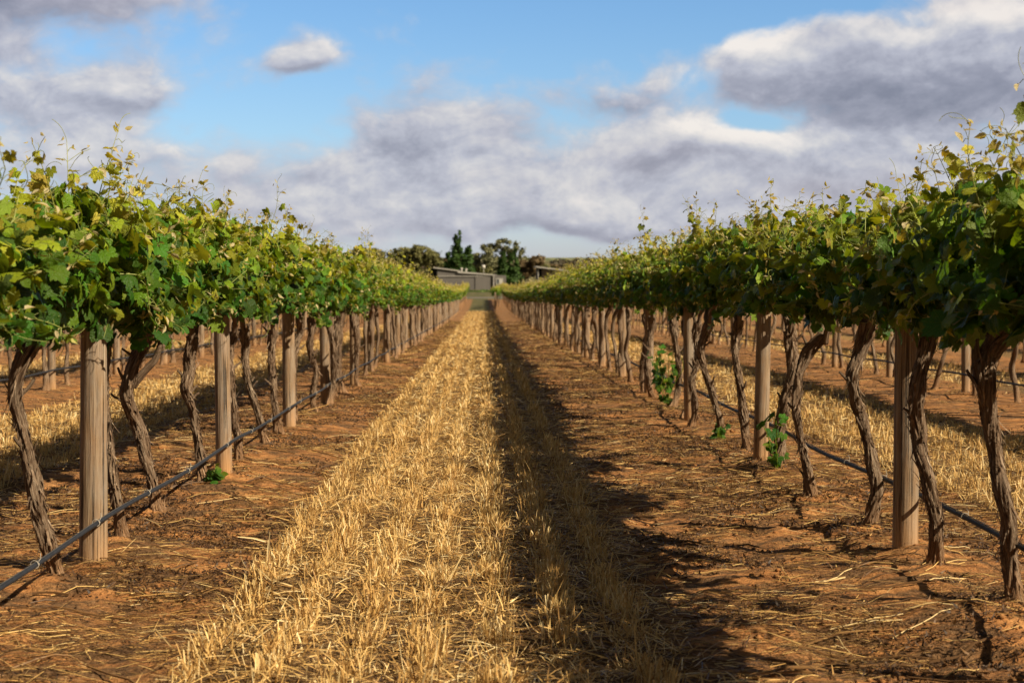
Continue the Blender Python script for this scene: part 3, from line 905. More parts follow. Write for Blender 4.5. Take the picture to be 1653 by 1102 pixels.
def make_trunk(seed, pts, r0, detail, branch=None, arms=True):
    r = np.random.default_rng(seed); acc = Acc()
    step, n = {0: (.009, 48), 1: (.03, 16), 2: (.09, 8)}[detail]
    P = spline(pts, step)
    t = np.linspace(0, 1, len(P))
    wob = .008 * np.column_stack([noise3(t * 9, seed), noise3(t * 9, seed + 50.5), 0 * t])
    P = P + wob
    rad = r0 * (.90 + .55 * np.exp(-(t / .06) ** 2) - .16 * np.sin(t * np.pi) + .12 * np.exp(-((t - .93) / .10) ** 2) + .14 * noise3(t * 7, seed * 1.7))
    tube(acc, P, rad, n, True, trunk_disp(seed, r.uniform(2, 6) * (1 if r.random() < .6 else -1), (.50 if detail == 0 else .4) if detail < 2 else .2))
    head = P[-1]
    subs = []
    if branch is not None:
        B = spline(branch, step); tb = np.linspace(0, 1, len(B))
        tube(acc, B, r0 * (.62 - .25 * tb), max(8, n // 2), True, trunk_disp(seed + 3, 4, .3))
        subs.append(B[-1])
    if arms:
        for sg in (-1, 1):
            q = [head + (0, 0, -.05), head + (r.normal(0, .01), sg * .10, .07 + .05 * r.random()), (head[0] * .5 + r.normal(0, .02), sg * .35, 1.19 + r.normal(0, .02)), (r.normal(0, .02), sg * .66, 1.20 + r.normal(0, .02))]
            Q = spline(q, step * 1.6); tq = np.linspace(0, 1, len(Q))
            tube(acc, Q, r0 * (.58 - .30 * tq), max(6, n // 2), True, trunk_disp(seed + sg * 5, 3, .3))
    # old spurs and peeling strips of bark
    if detail == 0:
        for q in range(5):
            i = int(len(P) * (.45 + .5 * r.random())); a = r.uniform(0, 6.28)
            dv = np.array([math.cos(a), math.sin(a), .6 + r.random()]); dv /= np.linalg.norm(dv)
            L = .04 + .07 * r.random()
            Q = P[i] + dv * np.linspace(0, 1, 6)[:, None] * (L + r0) + r.normal(0, .002, (6, 3))
            tube(acc, Q, .012 * (1 - .5 * np.linspace(0, 1, 6)), 7, True, trunk_disp(seed + q, 2, .3))
        T, N, Bn = frames(P)
        nf = 240
        i = r.integers(4, len(P) - 4, nf); a = r.uniform(0, 6.28, nf)
        radial = np.cos(a)[:, None] * N[i] + np.sin(a)[:, None] * Bn[i]
        dv = unit(T[i] * np.where(r.random(nf) < .5, 1, -1)[:, None] + radial * (.06 + .16 * r.random(nf))[:, None] + r.normal(0, .12, (nf, 3)))
        V, F, k = ribbons(P[i] + radial * (rad[i] * 1.06)[:, None], dv, radial, .03 + .075 * r.random(nf), 0.004 + .008 * r.random(nf), .10 + .30 * r.random(nf), 3, .7)
        uv = np.column_stack([np.repeat(r.random(nf), 8) + V[:, 0], V[:, 2]])
        acc.add(V, [F], uv)
    return acc.mesh('trunk', M['bark'])

def rand_pts(r, lean=1.0):
    z = np.array([-.04, .18, .42, .66, .86, 1.02]); m = len(z)
    x = np.cumsum(r.normal(0, .022, m)) * lean; y = np.cumsum(r.normal(0, .045, m)) * lean
    x -= np.linspace(0, x[-1] * .7, m); y -= np.linspace(0, y[-1] * .6, m)
    bx, by = r.normal(0, .05), r.normal(0, .09)
    return np.column_stack([x + bx * (1 - z), y + by * (1 - z), z])

TR = {0: [], 1: [], 2: []}
for i in range(6):
    rr_ = np.random.default_rng(500 + i); TR[0].append(make_trunk(500 + i, rand_pts(rr_, 1.7), .032 + .007 * rr_.random(), 0))
for i in range(10):
    rr_ = np.random.default_rng(600 + i); TR[1].append(make_trunk(600 + i, rand_pts(rr_, 1.5), .032 + .009 * rr_.random(), 1))
for i in range(6):
    rr_ = np.random.default_rng(700 + i); TR[2].append(make_trunk(700 + i, rand_pts(rr_, 1.3), .036 + .008 * rr_.random(), 2))

def make_sucker(seed, n, h, w):
    """leafy water shoots at the foot of a vine"""
    r = np.random.default_rng(seed); LV = Acc(); SH = Acc()
    P, NR, TP = [], [], []
    for q in range(max(2, n // 6)):
        a = r.uniform(0, 6.28)
        pts = np.array([(0, 0, .0)] + [(math.cos(a) * w * t * r.uniform(.6, 1.1), math.sin(a) * w * t, h * t * r.uniform(.8, 1.1)) for t in (.35, .7, 1.0)])
        tube(LV, spline(pts, .04), .003, 4, False, age=.5, rnd=.5, pale=0)
        for s in range(6):
            t = (s + 1) / 6
            P.append(pts[0] * (1 - t) + pts[-1] * t + r.normal(0, .03, 3)); NR.append(r.normal(0, .5, 3) + (0, -.6, .7)); TP.append(r.normal(0, .5, 3) + (0, 0, -.5))
    P = np.array(P); m = len(P)
    place_leaves(LV, 'b', P, np.array(NR), np.array(TP), .07 + .05 * r.random(m), np.clip(.14 + .12 * r.normal(0, 1, m), 0, 1), np.zeros(m), r)
    return LV.mesh('sucker_shoot', M['leaf'])

def vine(x, y, lod, label, group, rs, trunk=None, detail=None, hs=1.0, flip=None):
    root = link('grapevine', None, None, (x, y, float(gz(x, y))))
    root.empty_display_size = .2
    tag(root, label, 'grapevine', group)
    if trunk is None:
        d = {'a': 0, 'b': 1, 'c': 2}[lod] if detail is None else detail
        tr = link('trunk', TR[d][rs.randrange(len(TR[d]))], root, rz=rs.choice((0, math.pi)) + rs.uniform(-.3, .3))
        tr.scale = (1, 1, rs.uniform(.97, 1.05))
    else:
        tr = link('trunk', trunk, root)
    cn, sh = CAN[lod][rs.randrange(len(CAN[lod]))] if flip is None else CAN[lod][flip % len(CAN[lod])]
    rz = rs.choice((0, math.pi)) if True else 0
    sc = (rs.uniform(.93, 1.1), rs.uniform(.96, 1.04), hs * rs.uniform(.960, 1.0))
    c = link('leaf_canopy', cn, root, rz=rz); c.scale = sc
    cz = (.045 if 0 < x < 4 else .02) + (.13 if y < 7 and hs < .9 else 0)
    c.location.z = cz
    if sh is not None:
        s = link('green_cane', sh, root, rz=rz); s.scale = sc; s.location.z = cz
    return root

def px2(base_d, rowx, pts):
    """trunk outline measured in the photo -> metres, relative to the root"""
    k = base_d / F_PX; z0 = EYE - (pts[0][1] - HOR) * k
    o = []
    for i, (u, v) in enumerate(pts):
        o.append(((u - VPX) * k - rowx, .03 * math.sin(i * 2.1 + base_d), max(-.05, EYE - (v - HOR) * k - 0.0)))
    o[0] = (o[0][0], o[0][1], -.05)
    return o

rs = random.Random(3)
XL, XR = ROWX[3], ROWX[4]
NEAR = [  # side, distance, radius, outline, branch, label
    ('L', 7.64, .040, [(92, 952), (75, 870), (50, 760), (30, 690), (26, 640), (42, 595), (58, 555)], None, 'nearest full grapevine in the left row, trunk leaning left beside the first post'),
    ('L', 8.92, .034, [(196, 880), (188, 800), (174, 720), (168, 620), (175, 545)], None, 'thin trunked grapevine just behind the first post of the left row'),
    ('L', 10.13, .044, [(262, 830), (241, 760), (222, 700), (209, 650), (213, 610), (228, 570), (240, 540)], [(213, 630), (235, 605), (252, 585), (262, 550)], 'grapevine with a forked trunk midway between the left row\'s first two posts'),
    ('L', 11.45, .042, [(330, 785), (322, 740), (312, 680), (303, 635), (305, 600), (312, 550)], None, 'grapevine standing just in front of the second post in the left row'),
    ('L', 12.95, .036, [(388, 742), (382, 700), (376, 640), (372, 590), (376, 540)], None, 'grapevine close behind the second post of the left row'),
    ('L', 14.5, .040, [(427, 716), (418, 675), (402, 625), (395, 580), (397, 535)], None, 'left row grapevine leaning back towards the second post'),
    ('L', 15.7, .040, [(450, 700), (443, 640), (438, 580), (442, 535)], None, 'grapevine directly in front of the third post in the left row'),
    ('R', 6.93, .045, [(1655, 1000), (1641, 920), (1627, 830), (1613, 740), (1600, 680), (1594, 630), (1608, 585), (1640, 545)], [(1597, 650), (1584, 600), (1580, 560)], 'grapevine with thick dark head at the right edge, nearest in the right row'),
    ('R', 7.88, .043, [(1512, 938), (1516, 880), (1506, 800), (1489, 720), (1482, 640), (1492, 590), (1512, 530)], None, 'grapevine right beside the nearest post of the right row, in front of it'),
    ('R', 9.25, .042, [(1408, 862), (1416, 800), (1408, 730), (1386, 665), (1379, 615), (1395, 580), (1405, 530)], None, 'grapevine with a knobbly crooked trunk just behind the right row\'s nearest post'),
    ('R', 10.57, .036, [(1316, 815), (1308, 775), (1295, 720), (1287, 670), (1290, 620), (1308, 580), (1330, 548)], None, 'slender curved grapevine between the first two posts of the right row'),
    ('R', 12.15, .046, [(1258, 770), (1262, 710), (1270, 650), (1281, 600), (1276, 540)], None, 'grapevine with leafy suckers at its foot beside the right row\'s second post'),
    ('R', 13.75, .038, [(1207, 733), (1204, 690), (1193, 620), (1188, 560), (1194, 520)], None, 'straight grapevine just behind the second post in the right row'),
    ('R', 15.1, .040, [(1165, 710), (1160, 670), (1142, 610), (1131, 570), (1145, 525)], None, 'right row grapevine with a green sucker, second behind the second post'),
]
for k, (side, d, r0, pts, br, lab) in enumerate(NEAR):
    rx = XL if side == 'L' else XR
    bx = (pts[0][0] - VPX) * d / F_PX
    rel = px2(d, bx, pts)
    dx = rx - bx             # the canopy sits over the row line, the foot may stand beside it
    b = None
    if br is not None:
        kk = d / F_PX
        b = [((u - VPX) * kk - bx, .02, EYE - (v - HOR) * kk) for u, v in br]
    rel = [(x_, y_, z_ * (1.0)) for x_, y_, z_ in rel]
    tm = make_trunk(800 + k, rel, r0 * .86, 0, b)
    v = vine(bx, d, 'a', lab, 'grapevines of the two rows beside the path', rs, tm, flip=k)
    for ch in v.children:
        if ch.name.startswith(('leaf_canopy', 'green_cane')):
            ch.location.x = dx
    if k in (3, 11, 13):
        s = link('sucker_shoot', make_sucker(900 + k, 12 if k == 3 else (18 if k == 11 else 8), .10 if k == 3 else (.42 if k == 11 else .14), .07 if k == 3 else .13), v, (.05 if side == 'L' else -.02, -.10, 0))
def far_label(side, y):
    if y < 7:
        return 'grapevine at the very front of the %s row, mostly outside the picture' % side
    if y < 30:
        return 'gnarled grapevine in the %s row beside the path, beyond its third post' % side
    if y < 70:
        return 'grapevine in the middle distance of the %s row beside the path' % side
    return 'small distant grapevine towards the far end of the %s row' % side
def far_group(side, y):
    return '%s row vines, %s' % (side, 'front' if y < 7 else 'beyond the third post' if y < 30 else 'middle distance' if y < 70 else 'far end')
for side, rx, y0, near0 in (('left', XL, 17.1, (4.7, 6.0)), ('right', XR, 16.45, (4.2, 5.6))):
    ys = list(near0)
    y = y0
    while y < ROW_END:
        ys.append(y + rs.uniform(-.12, .12)); y += 1.34
    for y in ys:
        lod = 'a' if y < 24 else 'b' if y < 52 else 'c'
        hs = 1.0
        v = vine(rx + rs.uniform(-.04, .04), y, lod, far_label(side, y), far_group(side, y), rs, hs=.87 if y < 7 else hs, flip=5 if y < 7 else None)
        if side == 'right' and 19 < y < 20.5:
            link('sucker_shoot', make_sucker(950, 54, .62, .22), v, (-.06, -.1, 0))
            tag(v, 'grapevine with a tall leafy green sucker in the right row beyond the third post', None, None)
for side, rx, y0, y1 in (('left', ROWX[2], 13.0, 62.0), ('right', ROWX[5], 13.0, 66.0)):
    y = y0
    while y < y1:
        vine(rx + rs.uniform(-.05, .05), y + rs.uniform(-.1, .1), 'b' if y < 40 else 'c', 'grapevine in the second row on the %s, seen between the nearer trunks' % side,
             'second row vines on the %s' % side, rs, detail=1)
        y += 1.38

# ------------------------------------------------------------------ the rest of the vineyard as one mass
acc = Acc(); tacc = Acc()
def mesh_arrays(me):
    n = len(me.vertices); V = np.empty(n * 3, np.float32); me.vertices.foreach_get('co', V); V = V.reshape(-1, 3)
    lt = np.empty(len(me.polygons), np.int32); me.polygons.foreach_get('loop_total', lt)
    li = np.empty(len(me.loops), np.int32); me.loops.foreach_get('vertex_index', li)
    ls = np.empty(len(me.polygons), np.int32); me.polygons.foreach_get('loop_start', ls)
    F = [li[ls[lt == k][:, None] + np.arange(k)[None]] for k in (3, 4) if (lt == k).any()]
    A = {}
    for a in me.attributes:
        if a.data_type == 'FLOAT' and a.domain == 'POINT':
            q = np.empty(n, np.float32); a.data.foreach_get('value', q); A[a.name] = q
    uv = np.zeros((n, 2))
    if me.uv_layers:
        u = np.empty(len(me.loops) * 2, np.float32); me.uv_layers[0].data.foreach_get('uv', u); uv[li] = u.reshape(-1, 2)
    return V, F, A, uv
CA = [mesh_arrays(c[0]) for c in CAN['c']]; TA = [mesh_arrays(t_) for t_ in TR[2]]
for rx, ya, yb in ((XL, 128.2, 186), (XR, 128.2, 184), (ROWX[2], 63, 127), (ROWX[5], 67, 127), (ROWX[1], 24, 100), (ROWX[6], 24, 100), (ROWX[0], 34, 80), (ROWX[7], 34, 80)):
    y = ya
    while y < yb:
        for src, dst in ((CA, acc), (TA, tacc)):
            V, F, A, uv = src[rs.randrange(len(src))]
            s = -1 if rs.random() < .5 else 1
            dst.add(V * (s, s, 1) + (rx, y, float(gz(rx, y))), F, uv, **A)
        y += 1.36
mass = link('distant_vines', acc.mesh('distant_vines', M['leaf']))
tag(mass, 'rows of vines farther out on both sides of the path', 'vines', kind='stuff')
mass2 = link('distant_vine_trunks', tacc.mesh('distant_vine_trunks', M['bark']))
tag(mass2, 'trunks of the vine rows farther out on both sides', 'vines', kind='stuff')

# ------------------------------------------------------------------ posts
def post_mesh(seed, h=1.42, r0=.060, hi=True):
    acc = Acc(); r = np.random.default_rng(seed)
    n = 72 if hi else 12
    z = np.concatenate([np.linspace(-.12, h, 60 if hi else 8), [h + .004, h + .006]])
    lean = r.normal(0, .006, 2)
    P = np.column_stack([lean[0] * z, lean[1] * z, z])
    rad = r0 * (1.03 - .06 * z / h + .015 * noise3(z * 5, seed)); rad[-2] = r0 * .93; rad[-1] = r0 * .80
    ph = r.uniform(0, 6.28, 2)
    def dsp(th, s):
        o = 1 + .025 * noise3(np.cos(th) * 2 + seed, np.sin(th) * 2, s * 1.3)
        for p_ in ph:          # drying cracks that run with the grain
            o = o - .07 * np.exp(-((np.angle(np.exp(1j * (th - p_ - .12 * noise3(s * 2, p_)))) / .05) ** 2)) * np.clip(noise3(s * 1.6, p_ * 5) * 3 + .5, 0, 1)
        return o + .010 * noise3(np.cos(th) * 14, np.sin(th) * 14 + seed, s * 2) + .02 * noise3(np.cos(th) * 1.2, np.sin(th) * 1.2 + seed, s * 3.5)
    tube(acc, P, rad, n, True, dsp)
    return acc.mesh('wooden_post', M['post'])
PH = [post_mesh(40 + i) for i in range(5)]; PLO = [post_mesh(60 + i, hi=False) for i in range(4)]
def post(x, y, label, group, scale=1.0):
    me = (PH if y < 26 else PLO)[rs.randrange(5 if y < 26 else 4)]
    o = link('wooden_post', me, None, (x, y, float(gz(x, y)) - .01), rs.uniform(0, 6.28))
    o.rotation_euler = (rs.uniform(-.028, .028), rs.uniform(-.028, .028), rs.uniform(0, 6.28))
    o.scale = (scale, scale, 1)
    return tag(o, label, 'post', group)
PL = [8.05, 12.11, 16.2, 19.95]
while PL[-1] < ROW_END - 4: PL.append(PL[-1] + 4.03)
PR = [8.42, 12.87, 17.3, 21.6]
while PR[-1] < ROW_END - 4: PR.append(PR[-1] + 4.25)
ORD = ['first', 'second', 'third', 'fourth']
for side, PP, rx in (('left', PL, XL + .01), ('right', PR, XR + .0)):
    for i, y in enumerate(PP):
        if i < 4:
            lab = ('thick round wooden post nearest the camera in the %s vine row' % side) if i == 0 else ('round wooden post, %s from the front in the %s vine row' % (ORD[i], side))
            gr = 'wooden posts of the rows beside the path'
        else:
            lab = 'wooden post farther back in the %s row, beyond its fourth post' % side
            gr = 'far posts of the %s row' % side
        post(rx + (.03 if i > 3 else 0) * rs.uniform(-1, 1), y, lab, gr, [1.04, .92, .98, .96][i] if i < 4 else rs.uniform(.85, 1.05))
for side, rx, y0, y1 in (('left', ROWX[2], 15, 62), ('right', ROWX[5], 13.6, 66)):
    y = y0
    while y < y1:
        post(rx, y, 'wooden post in the second vine row on the %s' % side, 'posts of the second row on the %s' % side, .9)
        y += 4.1

# ------------------------------------------------------------------ irrigation lines
def drip(rx, off, h, y0, y1, posts, label, ties=True, near=True):
    r = np.random.default_rng(int(abs(rx) * 10))
    acc = Acc()
    ys = np.arange(y0, y1, .12 if near else .5)
    sag = 0.018 * np.sin((ys - posts[0]) / (posts[1] - posts[0]) * np.pi) ** 2
    x = rx + off + .006 * noise3(ys * .7, 3.1); z = gz(rx, ys) + h - sag + .004 * noise3(ys * 1.3, 9)
    P = np.column_stack([x, ys, z])
    tube(acc, P, .0112, 10)
    root = acc.build('irrigation_tube', M['tube'])
    tag(root, label, 'irrigation tube', 'drip irrigation tubes')
    wa = Acc()
    tube(wa, P + (0.004, 0, .0135 + 0), .0022, 5)
    wa.build('support_wire', M['wire'], root)
    if ties:
        for y in np.arange(y0 + .4, 22, 1.27):
            y = y + r.uniform(-.2, .2)
            i = int(np.clip((y - y0) / .12, 0, len(P) - 2)); c = P[i] + (0, 0, .004)
            a = np.linspace(0, 6.6, 16)
            ta = Acc()
            tube(ta, np.column_stack([c[0] + .0165 * np.cos(a), c[1] + a * .0016, c[2] + .0165 * np.sin(a)]), .0016, 5)
            tube(ta, np.array([c + (.014, .004, .008), c + (.02, .02, .022), c + (.016, .035, .03 + .02 * r.random())]), .0012, 4)
            ta.build('tie', M['tie'], root)
    return root
drip(XL, .078, .235, 3.6, ROW_END - 1, PL, 'black drip tube slung along the front of the left row\'s posts')
drip(XR, .085, .275, 3.6, ROW_END - 1, PR, 'black drip tube slung behind the posts of the right row')
drip(ROWX[2], .08, .25, 12, 62, [15, 19.1], 'black drip tube along the second row on the left', False, False)
drip(ROWX[5], -.08, .25, 12, 66, [13.6, 17.7], 'black drip tube along the second row on the right', False, False)

# ------------------------------------------------------------------ headland: a few vines of the next block, hedge
for i, (x, y) in enumerate(((1.0, 141), (1.03, 143.5), (1.1, 146), (1.2, 149), (1.3, 152), (1.5, 158))):
    v = vine(x, y, 'c', 'small grapevine of the next block, standing past the end of the path', 'next block vines past the path end', rs)
post(.95, 139.5, 'short wooden end post of the next vine block past the path end', 'end post of the next block')

# ------------------------------------------------------------------ trees
def foliage_mat(name, dark, light, tr=.12):
    m, t, p = mat(name)
    c = t.mix(t.attr('rnd'), dark, light)
    t.l.new(c, p.inputs['Base Color']); p.inputs['Roughness'].default_value = .65; p.inputs['Specular IOR Level'].default_value = .25
    tn = t.new('ShaderNodeBsdfTranslucent'); t.l.new(c, tn.inputs[0])
    mxs = t.new('ShaderNodeMixShader'); mxs.inputs[0].default_value = tr
    t.l.new(p.outputs[0], mxs.inputs[1]); t.l.new(tn.outputs[0], mxs.inputs[2])
    t.l.new(mxs.outputs[0], t.n['Material Output'].inputs[0])
    return m
FM = dict(gum=foliage_mat('gum_leaf', (.085, .095, .030), (.20, .19, .070)),
          greygum=foliage_mat('grey_gum_leaf', (.10, .11, .048), (.25, .245, .125)),
          poplar=foliage_mat('poplar_leaf', (.020, .050, .010), (.065, .125, .022)),
          rust=foliage_mat('rusty_leaf', (.11, .075, .035), (.21, .15, .075)),
          dark=foliage_mat('pine_needle', (.018, .028, .018), (.04, .055, .035)),
          green=foliage_mat('shrub_leaf', (.05, .10, .02), (.13, .18, .04)))
FM['trunk'] = simple('tree_bark', (.22, .17, .13), .9, .1, 0, 3, .3)

def tree(name, cx, d, top, width, kind, label, cat='tree', group=None, lobes=None, narrow=False, n=8000, leaf=.24, base_z=None):
    """cx, top, width in photo pixels at distance d; lobes: (u, v, ru, rv) fractions of width / height"""
    r = np.random.default_rng(int(cx * 7 + d))
    k = d / F_PX; x = (cx - VPX) * k; z0 = float(gz(x, d)) - .1
    H = EYE + (HOR - top) * k - z0; Wd = width * k
    root = link(name, None, None, (x, d, z0)); tag(root, label, cat, group)
    if lobes is None:
        lobes = []
        if narrow:
            for q in range(9):
                v = .12 + .80 * q / 8
                lobes.append((r.normal(0, .04), v, .44 * (1 - v ** 1.6) + .10, .13))
        else:
            for q in range(13):
                v = .28 + .58 * r.random(); a = (1 - ((v - .5) / .6) ** 2)
                lobes.append((r.uniform(-.36, .36) * a, v, .10 + .13 * r.random(), .10 + .07 * r.random()))
    acc = Acc(); V_, rn = [], []
    area = np.array([l[2] * l[3] for l in lobes]); area = area / area.sum()
    P, NRM, RND = [], [], []
    for (u, v, ru, rv), a in zip(lobes, area):
        dep = r.uniform(-.25, .25) * Wd * (0.3 if narrow else 1)
        m = int(n * a)
        nc = max(5, m // 60)
        cc = unit(r.normal(0, 1, (nc, 3))) * (.55 + .45 * r.random(nc) ** .5)[:, None]
        pick = r.integers(0, nc, m)
        q = cc[pick] + r.normal(0, .17, (m, 3))
        P.append(np.column_stack([u * Wd + q[:, 0] * ru * Wd, dep + q[:, 1] * ru * Wd, v * H + q[:, 2] * rv * H]))
        NRM.append(unit(q + r.normal(0, .55, (m, 3))))
        tone = r.random(nc)
        RND.append(np.clip(tone[pick] * .6 + .4 * r.random(m), 0, 1))
    P = np.vstack(P); NRM = np.vstack(NRM); RND = np.concatenate(RND)
    P[:, 2] = np.clip(P[:, 2], .1, H)
    m = len(P)
    t1 = unit(np.cross(NRM, r.normal(0, 1, (m, 3)))); t2 = np.cross(NRM, t1)
    s = leaf * d / 300 * (.6 + .8 * r.random(m))[:, None]
    quad = np.stack([P - t1 * s, P + t2 * s * .55, P + t1 * s, P - t2 * s * .55], 1).reshape(-1, 3)
    F = np.arange(m * 4).reshape(-1, 4)
    acc.add(quad, [F], rnd=np.repeat(RND, 4))
    acc.build('crown', FM[kind], root, smooth=False)
    ta = Acc()
    tr0 = max(.10, H * (.012 if narrow else .024))
    tube(ta, np.array([(0, 0, -.3), (r.normal(0, .1), 0, H * .3), (r.normal(0, .2), 0, H * (.85 if narrow else .6))]), np.array([tr0 * 1.2, tr0, tr0 * .3]), 9)
    for (u, v, ru, rv) in lobes[::2 if not narrow else 3]:
        tube(ta, spline([(0, 0, H * .22), (u * Wd * .5, 0, H * (.22 + (v - .22) * .6)), (u * Wd, 0, v * H)], H * .1), tr0 * .35, 6)
    ta.build('trunk', FM['trunk'], root)
    return root

tree('gum_tree', 684, 335, 395, 82, 'gum', 'wide olive gum tree left of the shed, behind the left vine row')
tree('gum_tree', 636, 345, 399, 80, 'gum', 'olive gum tree farther left, half hidden by the left vine row')
tree('gum_tree', 596, 360, 399, 60, 'gum', 'olive tree peeping over the left vine row, leftmost of the tree line')
tree('gum_tree', 712, 350, 415, 34, 'rust', 'low brownish tree just left of the dark poplars')
tree('poplar_tree', 738, 325, 372, 30, 'poplar', 'tallest narrow dark green poplar behind the grey shed', narrow=True, n=7000, leaf=.22)
tree('poplar_tree', 755, 327, 397, 28, 'poplar', 'shorter dark poplar, right of the tallest one behind the shed', narrow=True, n=6000, leaf=.22)
tree('poplar_tree', 724, 329, 407, 22, 'poplar', 'lowest dark poplar, left of the tallest one behind the shed', narrow=True, n=4500, leaf=.22)
tree('gum_tree', 806, 340, 384, 92, 'greygum', 'large grey green gum tree with three rounded domes behind the shed',
     lobes=[(-.24, .74, .17, .15), (-.10, .84, .12, .11), (.06, .86, .15, .13), (.27, .76, .15, .14), (.40, .60, .12, .16), (-.40, .60, .11, .11), (0, .6, .25, .2), (-.2, .45, .25, .2), (.25, .45, .25, .2), (0, .25, .4, .2)], n=8000)
tree('poplar_tree', 812, 322, 407, 22, 'poplar', 'narrow green poplar in front of the large gum, left of two', narrow=True, n=5000, leaf=.22)
tree('poplar_tree', 829, 322, 402, 24, 'poplar', 'narrow green poplar in front of the large gum, right of two', narrow=True, n=5000, leaf=.22)
tree('gum_tree', 852, 331, 409, 52, 'rust', 'rounded rusty brown tree between the two sheds', n=6000)
tree('gum_tree', 778, 336, 424, 36, 'gum', 'low olive tree behind the middle of the grey shed', n=3500)
tree('gum_tree', 882, 345, 424, 40, 'gum', 'low olive tree behind the roof of the right shed', n=3500)
tree('gum_tree', 905, 350, 427, 40, 'rust', 'low brown tree just right of the right shed\'s roof peak', n=3000)
tree('pine_tree', 868, 620, 409, 26, 'dark', 'small dark round tree on the skyline above the right shed', n=2400)
tree('pine_tree', 764, 520, 409, 34, 'dark', 'dark bluish tree in the gap between poplars and large gum', n=2600)
tree('gum_tree', 980, 300, 414, 30, 'green', 'green tree just clearing the right vine row at the skyline', n=2400)
for i, (cx, d, tp, wd, kd) in enumerate(((930, 380, 429, 60, 'rust'), (962, 390, 430, 60, 'gum'), (548, 380, 408, 60, 'gum'), (1010, 400, 425, 70, 'rust'), (1050, 380, 420, 60, 'gum'), (500, 380, 410, 70, 'rust'))):
    tree('bush_tree', cx, d, tp, wd, kd, ['low brown tree beyond the right vine row, past the right shed', 'low olive tree beyond the right row, right of the brown one', 'olive tree beyond the left row, mostly hidden',
         'brown tree hidden behind the right vine row', 'olive tree hidden behind the right vine row', 'brown tree hidden behind the left vine row'][i], n=2500)
tree('gum_tree', 660, 372, 404, 90, 'gum', 'low spreading olive tree between the two big gums left of the shed', n=7000)
# far scrub belt on the hill: one mass
r = np.random.default_rng(77); acc = Acc()
n = 26000
cl = 420
cxs = r.uniform(-260, 420, cl); cys = r.uniform(450, 860, cl); ch = 2.5 + 3.5 * r.random(cl)
k = r.integers(0, cl, n)
o = unit(r.normal(0, 1, (n, 3))) * (.7 + .3 * r.random(n))[:, None]
P = np.column_stack([cxs[k] + o[:, 0] * ch[k] * 1.2, cys[k] + o[:, 1] * ch[k], gz(cxs[k], cys[k]) + ch[k] * .45 + o[:, 2] * ch[k] * .6])
N_ = unit(o + r.normal(0, .5, (n, 3))); t1 = unit(np.cross(N_, r.normal(0, 1, (n, 3)))); t2 = np.cross(N_, t1)
s = (.9 + .9 * r.random(n))[:, None]
acc.add(np.stack([P - t1 * s, P + t2 * s * .6, P + t1 * s, P - t2 * s * .6], 1).reshape(-1, 3), [np.arange(n * 4).reshape(-1, 4)], rnd=np.repeat(r.random(n) * .5 + .5 * r.random(cl)[k], 4))
sc_ = acc.build('distant_wood', foliage_mat('far_scrub', (.045, .042, .028), (.12, .095, .055)), smooth=False)
tag(sc_, 'dark scrubby wood covering the far hillside', 'woodland', kind='stuff')
# low green hedge in front of the shed
for i in range(7):
    x = -3.2 + i * 1.15
    tree('shrub', VPX + x / (262 / F_PX), 262 + (i % 2), 468 + (i % 3), 22, 'green', 'low green shrub in the hedge before the grey shed', 'shrub', 'hedge shrubs in front of the shed', n=700, leaf=.16,
         lobes=[(0, .5, .45, .5), (.2, .4, .3, .4), (-.25, .45, .3, .4)])

# ------------------------------------------------------------------ sheds
def metal_mat(name, col, freq=22, axis_=0):
    m, t, p = mat(name)
    oc = t.new('ShaderNodeTexCoord').outputs['Object']
    sp = t.new('ShaderNodeSeparateXYZ'); t.l.new(oc, sp.inputs[0])
    v = t.mapr(t.m('SINE', t.m('MULTIPLY', sp.outputs[axis_], freq)), -1, 1, .93, 1.04)  # rib shading put into the colour as faint stripes, no relief
    f = t.noise(t.scale(oc, (.9, .9, .35)), 1.0, 4)
    c = t.mix(t.mapr(f, .35, .65), tuple(q * .93 for q in col), tuple(q * 1.05 for q in col))
    hs = t.new('ShaderNodeHueSaturation'); t.put(hs.inputs['Value'], v); t.put(hs.inputs['Color'], c)
    t.l.new(hs.outputs[0], p.inputs['Base Color']); p.inputs['Roughness'].default_value = .6
    return m
MW = metal_mat('ribbed_grey_wall', (.135, .125, .118)); MW2 = metal_mat('ribbed_pale_wall', (.150, .138, .128))
MR = metal_mat('galvanised_roof', (.42, .40, .37), 18, 0); MD = simple('painted_opening_shade', (.02, .02, .02), .9)  # near-black colour stands in for the shade inside the sheds' openings
MWH = simple('white_frame', (.50, .48, .44), .6); MG = simple('window_glass', (.10, .11, .12), .15, .6)

DS = 300.0; K = DS / F_PX
def X(px): return (px - VPX) * K
def Z(py): return EYE + (HOR - py) * K
zb = float(gz(0, DS)) - .4
shed = link('grey_shed', None, None, (X(760), DS, zb))
tag(shed, 'long low grey ribbed metal shed with a sloping roof at the path end', 'shed')
def part(name, acc_, m_, parent, smooth=False):
    o = acc_.build(name, m_, parent, smooth); o.location = (-parent.location.x, -parent.location.y, -parent.location.z); return o
def prism_xz(acc_, poly, y0, y1):
    """polygon in x,z extruded along y"""
    n = len(poly)
    V = [(x, y0, z) for x, z in poly] + [(x, y1, z) for x, z in poly]
    if n == 4:
        caps = [np.array([(0, 1, 2, 3), (7, 6, 5, 4)])]
    sides = np.array([(i, i + n, (i + 1) % n + n, (i + 1) % n) for i in range(n)])
    acc_.add(V, caps + [sides])
a = Acc(); prism_xz(a, [(X(706), zb), (X(767), zb), (X(767), Z(441)), (X(706), Z(434.5))], DS, DS + 9); part('wall', a, MW, shed)
a = Acc(); prism_xz(a, [(X(767) + .02, zb), (X(796), zb), (X(796), Z(444.5)), (X(767) + .02, Z(441))], DS - .10, DS + 9); part('wall', a, MW2, shed)
